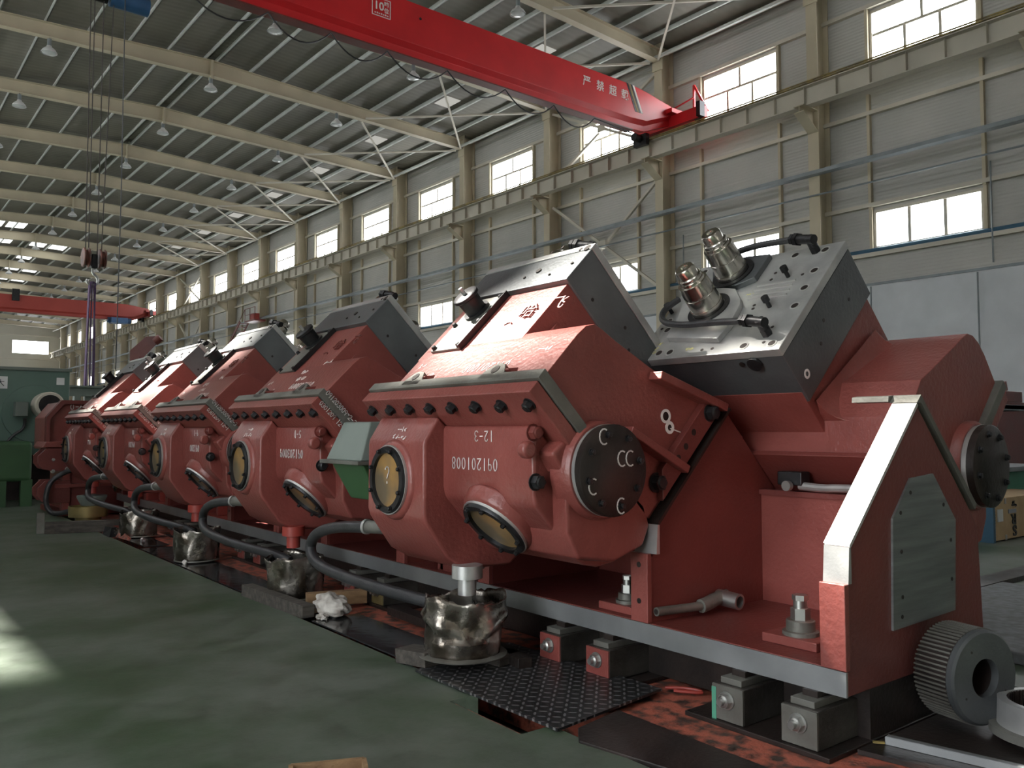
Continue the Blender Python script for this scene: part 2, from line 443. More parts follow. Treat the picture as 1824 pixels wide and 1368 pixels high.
# far wall with its high window
mb = MB()
wx0, wx1, wz0, wz1 = 17.8, 22.3, 11.1, 13.0
mb.box(XL, wx0, Y1, Y1 + .2, 0, 16); mb.box(wx1, XR, Y1, Y1 + .2, 0, 16)
mb.box(wx0, wx1, Y1, Y1 + .2, 0, wz0); mb.box(wx0, wx1, Y1, Y1 + .2, wz1, 16)
farw = mb.build('wall_far', mat('pale_far_wall_sheet', (0.52, 0.50, 0.42), 0.7, 0, (0.46, 0.44, 0.37), .3, 3), T=T, loc=(0, 0, 0), smooth=0, kind=ST)
m2 = MB()
for z in (10.4, 8.2, 6.9, 13.6): m2.box(XL, XR, Y1 - .15, Y1, z, z + .14)
m2.build('trim_1', CREAM_W, T=T, smooth=0, kind=ST)
MB().box(XL, XR, Y0 - .2, Y0, 0, 16).build('wall_near', CLAD, T=T, loc=(0, 0, 0), smooth=0, kind=ST)
# roof deck
mb = MB()
for xa, xb in ((XL - .3, 10.9), (10.9, XR + .3)):
    za, zb = roofz(xa), roofz(xb)
    mb.loft([(xa, Y0 - .2, za), (xb, Y0 - .2, zb), (xb, Y0 - .2, zb + .15), (xa, Y0 - .2, za + .15)],
            [(xa, Y1 + .2, za), (xb, Y1 + .2, zb), (xb, Y1 + .2, zb + .15), (xa, Y1 + .2, za + .15)])
mb.build('ceiling', DECK, T=T, loc=(0, 0, 0), smooth=0, kind=ST)

# ---- windows
nwin = [0]
def window(xin, yc, z0, z1, kind, side):
    """frame in the wall thickness, glazing bars and one pane sheet; side +1 = right wall"""
    nwin[0] += 1
    mb = MB(); hw = 1.52
    x0, x1 = (xin - 0.03, xin + 0.10) if side > 0 else (xin - 0.10, xin + 0.03)
    mb.box(x0, x1, yc - hw, yc - hw + .07, z0, z1); mb.box(x0, x1, yc + hw - .07, yc + hw, z0, z1)
    mb.box(x0, x1, yc - hw, yc + hw, z1 - .08, z1); mb.box(x0, x1, yc - hw, yc + hw, z0, z0 + .06)
    xa, xb = (xin + .02, xin + .07) if side > 0 else (xin - .07, xin - .02)
    if kind == 'upper':
        zm = z0 + (z1 - z0) * 0.60
        mb.box(xa, xb, yc - hw, yc + hw, zm - .04, zm + .04)
        mb.box(xa, xb, yc - .04, yc + .04, zm, z1)
        for s in (-.5, .5): mb.box(xa, xb, yc + s - .04, yc + s + .04, z0, zm)
    else:
        for s in (-.5, .5): mb.box(xa, xb, yc + s - .045, yc + s + .045, z0, z1)
    fr = mb.build('window_%d' % nwin[0], CREAM_W, T=T, smooth=0, kind=ST)
    xp = (xa + xb) / 2
    MB().box(xp - .004, xp + .004, yc - hw + .05, yc + hw - .05, z0 + .04, z1 - .05).build('window_pane', PANE, fr, T=T, smooth=0)
    return fr
for k in range(-2, NB - 1):
    for side, x in ((1, XR), (-1, XL)):
        L0, L1, LS, U0, U1, US = WIN[side]
        window(x, winY(k) + US, U0, U1, 'upper', side)
        window(x, winY(k) + LS, L0, L1, 'lower', side)
mb = MB()
for a, b, c, d in ((wx0, wx0 + .1, wz0, wz1), (wx1 - .1, wx1, wz0, wz1), (wx0, wx1, wz0, wz0 + .1), (wx0, wx1, wz1 - .1, wz1)): mb.box(a, b, Y1 - .03, Y1 + .1, c, d)
fr = mb.build('window_%d' % (nwin[0] + 1), CREAM_W, T=T, smooth=0, kind=ST)
MB().box(wx0, wx1, Y1 + .05, Y1 + .06, wz0, wz1).build('window_pane', PANE, fr, T=T, smooth=0)

# ---- roof sheets below the closed deck, glowing in place of daylight
def rooflight(x0, x1, y0, y1, m, label, group):
    z0, z1 = roofz(x0) - .03, roofz(x1) - .03
    o = MB().loft([(x0, y0, z0), (x1, y0, z1), (x1, y0, z1 + .02), (x0, y0, z0 + .02)],
                  [(x0, y1, z0), (x1, y1, z1), (x1, y1, z1 + .02), (x0, y1, z0 + .02)]).build('roof_light', m, T=T, smooth=0)
    return tag(o, label, 'roof light', group)
for i, k in enumerate((9, 10, 11, 12, 13)):
    for j, (xa, xb) in enumerate(((6.05, 7.2), (7.45, 8.6), (8.85, 10.0), (11.3, 12.3), (12.65, 13.7))):
        if (i, j) in ((0, 3), (0, 4), (2, 4), (3, 0), (4, 1), (4, 2)): continue
        rooflight(xa, xb, colY(k) + 3.4, colY(k) + 5.6, SKYL,
                  'bright translucent roof sheet, %s over from the hall\'s left wall in the %s bright row' % (ORD[j], ORD[i]), 'bright translucent roof sheets far down the hall')
for k in range(1, 14):
    rooflight(19.75, 20.45, colY(k) + 2.8, colY(k) + 3.8, SKYD, 'dirty cream roof sheet above the %s bay of the windowed wall' % ORD[k], 'dirty roof sheets along the eave')

# ---- steel columns with crane brackets
def hcol(mb, y, x0, x1, z0, z1, w=.36, t=.03):
    mb.box(x0, x0 + t, y - w / 2, y + w / 2, z0, z1); mb.box(x1 - t, x1, y - w / 2, y + w / 2, z0, z1)
    mb.box(x0 + t, x1 - t, y - .012, y + .012, z0, z1)
c0 = thing('steel_column', TR @ Vector((23.2, colY(0), 0)), '', 'column')
m_ = MB(); hcol(m_, colY(0), 22.9, 23.56, 0, 14.95); m_.build('column_shaft', CREAM, c0, T=T, smooth=0)
m_ = MB()
y = colY(0)
m_.prism([(22.9, 10.62), (22.15, 10.62), (22.15, 10.42), (22.9, 9.95)], lambda s, t, c: (s, c, t), y - .012, y + .012)
m_.box(22.12, 22.9, y - .17, y + .17, 10.60, 10.63)
m_.loft([(22.15, y - .17, 10.42), (22.15, y + .17, 10.42), (22.15, y + .17, 10.45), (22.15, y - .17, 10.45)],
        [(22.9, y - .17, 9.95), (22.9, y + .17, 9.95), (22.9, y + .17, 9.98), (22.9, y - .17, 9.98)])
m_.build('crane_bracket', CREAM, c0, T=T, smooth=0)
m_ = MB(); m_.box(22.86, 22.9, y - .24, y + .24, 14.0, 15.0); m_.build('end_plate', CREAM, c0, T=T, smooth=0)
for k in range(NB):
    lab = ('cream steel wall column at the right edge of the photo' if k == 0 else
           'cream steel wall column with crane bracket, %s from the near end of the windowed wall' % ORD[k])
    if k == 0: c0['label'] = lab; c0['group'] = 'steel columns along the windowed wall'
    else: dup(c0, TR @ Vector((0, BAY * k, 0)), lab)

# ---- rafters
def rafter(k):
    y = colY(k)
    xs = [XL + .1, 10.9, 22.88]
    mb = MB(); hw = .14
    for xa, xb in ((xs[0], xs[1]), (xs[1], xs[2])):
        for lo, hi in ((0, .03), (None, 0)):
            pass
        b0, b1, t0, t1 = rafbot(xa), rafbot(xb), roofz(xa) - .22, roofz(xb) - .22
        if xb > 11: b1 = 14.10; xm = 21.0      # haunch at the column
        def quad(z00, z01, z10, z11, h):
            mb.loft([(xa, y - h, z00), (xa, y + h, z00), (xa, y + h, z01), (xa, y - h, z01)],
                    [(xb, y - h, z10), (xb, y + h, z10), (xb, y + h, z11), (xb, y - h, z11)])
        if xb > 11:
            bm_ = rafbot(17.0)
            tm = roofz(17.0) - .22
            for (xa, xb, b0, b1, t0, t1) in ((10.9, 17.0, rafbot(10.9), bm_, roofz(10.9) - .22, tm), (17.0, 22.88, bm_, rafbot(22.88) - .06, tm, roofz(22.88) - .22)):
                quad(b0, t0, b1, t1, .008); quad(b0 - .02, b0, b1 - .02, b1, hw); quad(t0, t0 + .02, t1, t1 + .02, hw)
        else:
            quad(b0, t0, b1, t1, .008); quad(b0 - .02, b0, b1 - .02, b1, hw); quad(t0, t0 + .02, t1, t1 + .02, hw)
    mb.box(10.86, 10.94, y - .16, y + .16, rafbot(10.9) - .12, roofz(10.9) - .2)
    o = mb.build('roof_beam', CREAM, T=T, smooth=0)
    return o
for k in range(0, NB):
    tag(rafter(k), 'cream steel roof beam spanning the hall, %s from the near end' % ORD[k], 'roof beam', 'steel roof beams')

# ---- purlins: continuous runs along the hall
px = [10.9 - .22, 10.9 + .22]
for i in range(1, 9): px.append(10.9 + .22 + 1.38 * i)
for i in range(1, 10): px.append(10.9 - .22 - 1.38 * i)
px.sort()
for i, x in enumerate(px):
    if x < XL + .2 or x > 23.3: continue
    z = roofz(x)
    mb = MB(); mb.box(x - .009, x + .009, Y0, Y1, z - .20, z - .01); mb.box(x - .07, x + .009, Y0, Y1, z - .20, z - .185); mb.box(x - .009, x + .07, Y0, Y1, z - .03, z - .012)
    tag(mb.build('roof_purlin', PURL, T=T, smooth=0), 'pale steel purlin under the roof sheets, %s counting from the windowed wall' % ORD[len(px) - 1 - i], 'purlin', 'roof purlins')
# eave struts
for j, (x, z, r, nm) in enumerate(((22.72, 14.42, .07, 'lower'), (23.35, 14.78, .09, 'upper'))):
    tag(MB().tube([(x, Y0, z), (x, Y1, z)], r, 8).build('eave_pipe', CREAM_W if j else PURL, T=T), 'long cream pipe under the eave of the windowed wall, the %s one' % nm, 'pipe')
# roof bracing beside the columns
for k in range(0, 15):
    y = colY(k); mb = MB()
    if k in (1, 2, 3, 4, 5, 6, 7, 8, 9):
        mb.bar((22.7, y + .2, 14.30), (17.6, y + BAY - .2, 14.55), .07, .07)
        mb.bar((17.6, y + .2, 14.55), (22.7, y + BAY - .2, 14.30), .07, .07)
        tag(mb.build('roof_brace', CREAM_W, T=T, smooth=0), 'crossed cream bracing under the roof in the %s bay' % ORD[k], 'bracing', 'crossed roof braces')
    mb = MB(); mb.bar((21.4, y, rafbot(21.4) + .05), (21.4, y + .75, roofz(21.4) - .1), .06, .06)
    tag(mb.build('knee_brace', CREAM_W, T=T, smooth=0), 'short cream tie from the %s roof beam up to a purlin' % ORD[k], 'bracing', 'knee braces')

# ---- wall girts and thin posts (trim)
g = MB()
for z in (13.50, 10.28, 7.52, 6.05):
    g.box(23.45, XR, Y0, Y1, z - .06, z + .06)
g.build('trim_2', CREAM_W, T=T, smooth=0, kind=ST)
g = MB()
for k in range(-1, NB - 1):
    for s in (-1.58, 1.58):
        g.box(23.47, XR, winY(k) + s - .045, winY(k) + s + .045, 7.4, 10.85)
        g.box(23.47, XR, winY(k) + s - .045, winY(k) + s + .045, 11.3, 13.5)
        g.box(23.50, XR, winY(k) + s - .045, winY(k) + s + .045, 6.1, 7.4)
g.build('trim_3', CREAM, T=T, smooth=0, kind=ST)
MB().box(23.54, XR, Y0, Y1, 5.15, 5.22).build('trim_4', GALV, T=T, smooth=0, kind=ST)
tag(MB().tube([(23.5, Y0, 6.16), (23.5, Y1, 6.16)], .07, 8).build('wall_pipe', BLUEP, T=T), 'blue pipe running under the lower windows', 'pipe')
tag(MB().tube([(22.82, Y0, 8.0), (22.82, Y1, 8.0)], .028, 6).build('wall_pipe', GALV, T=T), 'thin grey conduit running below the cable tray', 'pipe')
mb = MB(); mb.box(22.62, 22.64, Y0, Y1, 8.62, 8.71); mb.box(22.86, 22.88, Y0, Y1, 8.62, 8.71); mb.box(22.62, 22.88, Y0, Y1, 8.60, 8.62)
tag(mb.build('cable_tray', GALV, T=T, smooth=0), 'long galvanised cable tray fixed across the wall columns', 'cable tray')
for i, (y, za, zb) in enumerate(((9.4, 0.2, 5.1), (12.35, 0.6, 5.1), (19.3, 4.0, 7.9), (18.2, 4.0, 7.9), (9.0, 5.3, 8.0))):
    mb = MB().tube([(23.45, y, za), (23.45, y, zb)], .022, 6)
    tag(mb.build('conduit_drop', GALV, T=T), ['thin vertical conduit on the white plaster near the right edge', 'thin vertical conduit on the white plaster above the right-hand red housing',
        'thin vertical conduit beside the second wall column', 'thin vertical conduit right of the second wall column', 'thin bent conduit falling past the rightmost lower window'][i], 'conduit')
# wall bracing
def xbrace(k, z0, z1, lab):
    ya, yb = colY(k) + .2, colY(k + 1) - .2
    mb = MB(); mb.bar((23.1, ya, z0), (23.1, yb, z1), .10, .10); mb.bar((23.22, ya, z1), (23.22, yb, z0), .10, .10)
    mb.box(23.05, 23.25, (ya + yb) / 2 - .2, (ya + yb) / 2 + .2, (z0 + z1) / 2 - .15, (z0 + z1) / 2 + .15)
    tag(mb.build('wall_brace', CREAM_W, T=T, smooth=0), lab, 'bracing', 'crossed wall braces')
xbrace(2, 6.1, 10.2, 'crossed cream wall bracing behind the nearest left-leaning housing')
xbrace(2, 11.4, 14.2, 'crossed cream wall bracing in front of the high window under the near crane end')
xbrace(10, 6.1, 10.2, 'crossed cream wall bracing below the crane rail far down the hall')
xbrace(10, 11.4, 14.2, 'crossed cream wall bracing above the crane rail far down the hall')

# ---- crane runway
rw = thing('crane_runway', TR @ Vector((22.45, 0, 10.63)), 'cream crane runway beam with stiffeners running along the windowed wall', 'crane runway')
mb = MB(); mb.box(22.29, 22.61, Y0 + 1, 128, 10.63, 10.66); mb.box(22.44, 22.46, Y0 + 1, 128, 10.66, 11.20); mb.box(22.25, 22.65, Y0 + 1, 128, 11.20, 11.23)
mb.build('beam', CREAM_W, rw, T=T, smooth=0)
mb = MB(); y = Y0 + 1.2
while y < 127.8: mb.box(22.31, 22.44, y - .006, y + .006, 10.66, 11.2); y += 1.028
mb.build('stiffener_plates', CREAM_W, rw, T=T, smooth=0)['kind'] = 'stuff'
mb = MB(); mb.box(22.40, 22.50, Y0 + 1, 128, 11.23, 11.36); mb.build('rail', DARKLINE, rw, T=T, smooth=0)
mb = MB()
for z in (11.24, 11.30): mb.box(22.22, 22.25, Y0 + 1, 128, z, z + .035)
mb.build('conductor_bar', YEL, rw, T=T, smooth=0)

# ---- high-bay lamps
l0 = thing('high_bay_lamp', TR @ Vector((10.9, colY(0), 14.2)), '', 'lamp')
x, y, z = 10.9, colY(0), 14.14
MB().lathe((x, y, z), (0, 0, 1), [(0, .26), (.03, .255), (.12, .20), (.22, .09), (.26, .08)], 20, False).build('lamp_shade', WHITEL, l0, T=T)
MB().lathe((x, y, z + .01), (0, 0, 1), [(0, .23), (-.03, .12), (-.035, .02)], 16).build('lens', mat('grey_lamp_lens', (.55, .57, .57), .2), l0, T=T)
MB().cyl((x, y, z + .26), (x, y, z + .50), .07, 12).build('ballast_housing', GALV, l0, T=T)
MB().cyl((x, y, z + .50), (x, y, z + .62), .015, 6).build('hanger', DARKLINE, l0, T=T)
first = True
for k in range(1, 17):
    for j, xx in enumerate((5.3, 10.9, 16.3)):
        rowname = ('left', 'middle', 'right')[j]
        lab = 'unlit white high-bay lamp in the %s lamp row under the %s roof beam' % (rowname, ORD[k])
        dz = rafbot(xx) - rafbot(10.9)
        if j == 0 and k < 3: continue
        sh = TR @ Vector((xx - 10.9, BAY * k, dz))
        if first:
            pr = l0; l0.location = Vector(l0.location) + sh; base_sh = sh; l0['label'] = lab; l0['group'] = 'high-bay lamps'; first = False
        else: dup(l0, sh - base_sh, lab)

# ---- travelling cranes
def crane(name, ys, kc, label, main):
    """single box girder; ys = y of its centre"""
    o0 = TR @ Vector((12, ys, 11))
    c = thing(name, o0, label, 'crane')
    rm = RED_C if main else RED_O
    xL, mb = XL + .9, MB()
    prof = lambda zb, zt, hw: [(-hw, zt), (hw, zt), (hw, zb + .33), (.11, zb + .20), (.11, zb), (-.11, zb), (-.11, zb + .20), (-hw, zb + .33)]
    def sec(x, zb, zt, hw=.24): return [(x, ys + a, b) for a, b in prof(zb, zt, hw)]
    mb.rings([sec(xL, 11.45, 12.15), sec(xL + 1.6, 10.97, 12.43), sec(20.25, 10.97, 12.43), sec(21.0, 11.02, 12.36), sec(22.3, 11.52, 12.16)])
    mb.build('main_girder', rm, c, T=T, smooth=0, bevel=.012)
    mb = MB(); mb.box(xL, 20.4, ys - .17, ys + .17, 10.93, 10.965); mb.build('bottom_flange', RED_D if main else RED_O, c, T=T, smooth=0)
    for xe in (22.45, XL + .75):
        MB().box(xe - .16, xe + .16, ys - 1.55, ys + 1.55, 11.46, 11.86).build('end_carriage', rm, c, T=T, smooth=0, bevel=.02)
    MB().box(22.0, 22.62, ys - .5, ys + .5, 11.84, 12.0).build('tie_plate', rm, c, T=T, smooth=0, bevel=.01)
    for s in (-1.3, 1.3): MB().cyl((22.36, ys + s, 11.515), (22.54, ys + s, 11.515), .15, 20).build('wheel', DARKLINE, c, T=T)
    MB().box(22.05, 22.3, ys - 1.66, ys - 1.5, 11.4, 11.9).build('buffer', BLK, c, T=T, smooth=0)
    MB().cyl((22.2, ys + 1.0, 11.3), (21.7, ys + 1.0, 11.3), .14, 14).build('drive_motor', BLK, c, T=T)
    MB().box(22.0, 22.18, ys + .7, ys + 1.3, 11.05, 11.45).build('gearbox', BLK, c, T=T, smooth=0)
    return c
YC = 19.04
cr = crane('overhead_crane', YC, 0, 'bright red overhead crane girder crossing the top of the photo', True)
yf = YC - .242
# rating plate, warning characters, hazard stripes on the near web
mb = MB()
def frame_rect(mb, x0, x1, z0, z1, t):
    for a, b, c_, d in ((x0, x1, z0, z0 + t), (x0, x1, z1 - t, z1), (x0, x0 + t, z0, z1), (x1 - t, x1, z0, z1)): mb.box(a, b, yf - .006, yf, c_, d)
frame_rect(mb, 10.46, 11.02, 11.72, 12.22, .022)
mb.build('rating_frame', WHITEP, cr, T=T, smooth=0)
def text_part(name, body, x, z, size, m, parent, yy, bold=0.0, rot=None):
    cu = bpy.data.curves.new(name, 'FONT'); cu.body = body; cu.size = size; cu.extrude = .003; cu.offset = bold
    t = bpy.data.objects.new(name + '_tmp', cu); COL.objects.link(t)
    bpy.context.view_layer.update()
    me = t.evaluated_get(bpy.context.evaluated_depsgraph_get()).to_mesh()
    vs = [Vector(v.co) for v in me.vertices]; fs = [tuple(p.vertices) for p in me.polygons]
    t.to_mesh_clear(); bpy.data.objects.remove(t)
    mb = MB()
    if callable(rot): mb.add([rot(v) for v in vs], fs)
    else: mb.add([(x + v.x, yy - v.z - .003, z + v.y) for v in vs], fs)
    return mb.build(name, m, parent, T=T if rot is None else None, smooth=0)
text_part('rating_text', '10', 10.52, 11.90, .30, WHITEP, cr, yf, .006)
text_part('rating_text', '\u5428', 10.82, 12.04, .15, WHITEP, cr, yf, .003)
text_part('rating_text', '\u4f4d', 10.82, 11.87, .15, WHITEP, cr, yf, .003)
mb = MB()
for i in range(7): mb.box(10.54 + i * .062, 10.58 + i * .062, yf - .005, yf, 11.78, 11.81 + .012 * (i % 2))
mb.build('rating_text', WHITEP, cr, T=T, smooth=0)
for ch, x in (('\u4e25', 18.02), ('\u7981', 18.62), ('\u8d85', 19.20), ('\u8f7d', 19.76)):
    text_part('warning_character', ch, x, 11.86, .36, WHITEP, cr, yf, .003)
for j, (dx, m) in enumerate(((0, BLK), (.10, YEL), (.20, BLK), (.29, WHITEP))):
    mb = MB(); xx = 20.02 + dx
    mb.loft([(xx, yf - .004, 12.42), (xx + .085, yf - .004, 12.42), (xx + .085, yf, 12.42), (xx, yf, 12.42)],
            [(xx + .42, yf - .006, 11.55), (xx + .505, yf - .006, 11.55), (xx + .505, yf, 11.55), (xx + .42, yf, 11.55)])
    mb.build('hazard_stripe', m, cr, T=T, smooth=0)
mb = MB(); mb.cyl((11.95, yf - .006, 12.05), (11.95, yf, 12.05), .04, 12); mb.build('web_hole', BLK, cr, T=T)
mb = MB(); mb.bar((22.95, YC - 1.3, 11.86), (22.95, YC - .7, 12.95), .07, .07); mb.bar((22.95, YC - .7, 11.8), (22.95, YC - .7, 12.95), .07, .07)
mb.bar((22.3, YC + .1, 12.0), (22.7, YC - .9, 12.4), .04, .04)
mb.build('end_stop_frame', RED_C, cr, T=T, smooth=0)
# festoon cable
pts = []
xs = [5.7, 7.7, 9.35, 10.98, 12.9, 14.95, 16.87, 18.6]
for a, b in zip(xs, xs[1:]):
    for i in range(10):
        t = i / 10; pts.append((a + (b - a) * t, YC - .16, 10.90 - 4 * .47 * t * (1 - t)))
pts.append((xs[-1], YC - .16, 10.9)); pts.append((20.3, YC - .2, 10.8))
tag(MB().tube(pts, .02, 6).build('festoon_cable', RUBBER, T=T), 'black cable hanging in loops under the bright red crane girder', 'cable')
# hoist trolley
hz = thing('rope_hoist', TR @ Vector((4.4, YC + .3, 10.3)), 'blue and black rope hoist under the crane girder at the top edge', 'hoist')
mb = MB(); mb.cyl((4.35, YC + .45, 10.42), (5.15, YC + .45, 10.42), .20, 20); mb.build('rope_drum', BLUEH, hz, T=T)
mb = MB(); mb.cyl((3.7, YC + .45, 10.42), (4.3, YC + .45, 10.42), .17, 20); mb.cyl((3.62, YC + .45, 10.42), (3.7, YC + .45, 10.42), .13, 16); mb.build('hoist_motor', BLK, hz, T=T)
mb = MB(); mb.box(3.9, 4.9, YC - .2, YC + .3, 10.62, 10.90); mb.build('trolley', BLUEH, hz, T=T, smooth=0, bevel=.02)
hk = thing('hook_block', TR @ Vector((4.16, YC + .4, 4.1)), 'rust-red twin-sheave hook block hanging on wire ropes', 'hook block')
for s in (-1, 1):
    mb = MB(); mb.lathe((4.16 + s * .09, YC + .4, 4.58), (s, 0, 0), [(0, .10), (0, .20), (.025, .215), (.05, .17), (.09, .17), (.11, .215), (.13, .20), (.13, .05)], 24)
    mb.build('sheave', mat('rusty_red_sheave', (.20, .06, .04), .45, .2, (.05, .025, .02), 6, 4) if s < 0 else MATS['rusty_red_sheave'], hk, T=T)
mb = MB(); mb.box(4.10, 4.22, YC + .3, YC + .5, 4.36, 4.66); mb.build('block_body', BLK, hk, T=T, smooth=0, bevel=.02)
mb = MB(); mb.tube([(4.14, YC + .4, 4.38), (4.14, YC + .4, 4.25), (4.24, YC + .4, 4.18), (4.25, YC + .4, 4.05), (4.14, YC + .4, 3.98), (4.03, YC + .4, 4.05), (4.04, YC + .4, 4.12)], .03, 10, 2)
mb.build('hook', STEEL, hk, T=T)
mb = MB()
for xa, xb in ((3.96, 3.99), (4.04, 4.05), (4.22, 4.22), (4.42, 4.30)): mb.tube([(xa, YC + .4, 10.4), (xb, YC + .4, 4.62)], .011, 6)
mb.build('wire_rope', DARKLINE, hk, T=T)
tag(MB().tube([(4.60, YC + .2, 10.4), (4.62, YC + .2, 6), (4.60, YC + .2, 2.2)], .012, 6).build('pendant_cable', RUBBER, T=T), 'long black control cable hanging right of the hook ropes', 'cable')
mb = MB()
for s in (-.07, 0, .08):
    mb.bar((4.14 + s * .4, YC + .4, 4.08), (4.13 + s, YC + .4, 3.0), .09, .012); mb.bar((4.13 + s, YC + .4, 3.0), (4.14 + s, YC + .4, 1.75), .11, .012)
mb.bar((4.09, YC + .43, 4.06), (4.05, YC + .43, 1.75), .14, .02); mb.bar((4.2, YC + .42, 4.06), (4.2, YC + .42, 1.75), .10, .02)
tag(mb.build('lifting_sling', PURPLE, T=T, smooth=0), 'purple webbing sling hanging from the crane hook', 'sling')
sb = thing('spreader_beam', TR @ Vector((4.2, YC + .4, 1.4)), 'dark green steel frame hung from the purple sling', 'steel frame')
mb = MB(); mb.box(3.68, 4.78, YC + .3, YC + .5, 1.62, 1.80); mb.box(3.62, 4.82, YC + .25, YC + .55, 1.80, 1.84); mb.build('beam', GREYG, sb, T=T, smooth=0)
mb = MB(); mb.box(3.84, 3.96, YC + .3, YC + .5, 0.4, 1.62); mb.box(4.62, 4.72, YC + .3, YC + .5, 0.4, 1.62); mb.box(4.05, 4.25, YC + .35, YC + .5, 1.3, 1.62); mb.build('post', GREYG, sb, T=T, smooth=0)
# far crane
fc = crane('overhead_crane', 82.1, 0, 'orange-red overhead crane girder crossing the far end of the hall', False)
fh = MB(); fh.box(19.0, 20.4, 81.4, 82.4, 10.6, 11.1); fh.cyl((18.8, 82, 10.9), (20.8, 82, 10.9), .25, 14)
tag(fh.build('rope_hoist', BLUEH, T=T, smooth=30), 'small blue hoist under the far orange-red crane girder', 'hoist')
fb = MB(); fb.box(11.2, 11.75, 81.6, 81.85, 11.9, 12.9); tag(fb.build('crane_light_box', BLK, T=T, smooth=0), 'dark box standing on the far crane girder', 'box')
# access ladder platform on the crane columns far down
lp = thing('access_platform', TR @ Vector((22.3, 56, 7.9)), 'red steel ladder and platform on a far wall column', 'access platform')
mb = MB(); mb.box(21.9, 22.7, 55.2, 57.0, 8.35, 8.47); mb.build('platform_deck', RED_D, lp, T=T, smooth=0)
mb = MB()
for yy in (55.2, 56.1, 57.0): mb.bar((21.93, yy, 8.4), (21.93, yy, 9.3), .035, .035)
for zz in (8.85, 9.3): mb.bar((21.93, 55.2, zz), (21.93, 57.0, zz), .035, .035)
mb.bar((21.93, 57.0, 9.3), (21.9, 60.8, 6.6), .03, .03)
mb.build('handrail', RED_D, lp, T=T, smooth=0)
mb = MB()
for xx in (21.6, 22.2): mb.bar((xx, 57.0, 8.4), (xx, 61.6, 5.2), .06, .12)
mb.build('stair_stringer', RED_D, lp, T=T, smooth=0)
mb = MB()
for i in range(14):
    t = i / 13; mb.box(21.6, 22.2, 57.1 + 4.3 * t, 57.35 + 4.3 * t, 8.3 - 3.0 * t, 8.33 - 3.0 * t)
mb.build('stair_treads', RED_D, lp, T=T, smooth=0)
mb = MB(); mb.box(22.1, 22.5, 55.8, 56.5, 8.47, 8.95); mb.build('control_box', RED_O, lp, T=T, smooth=0)

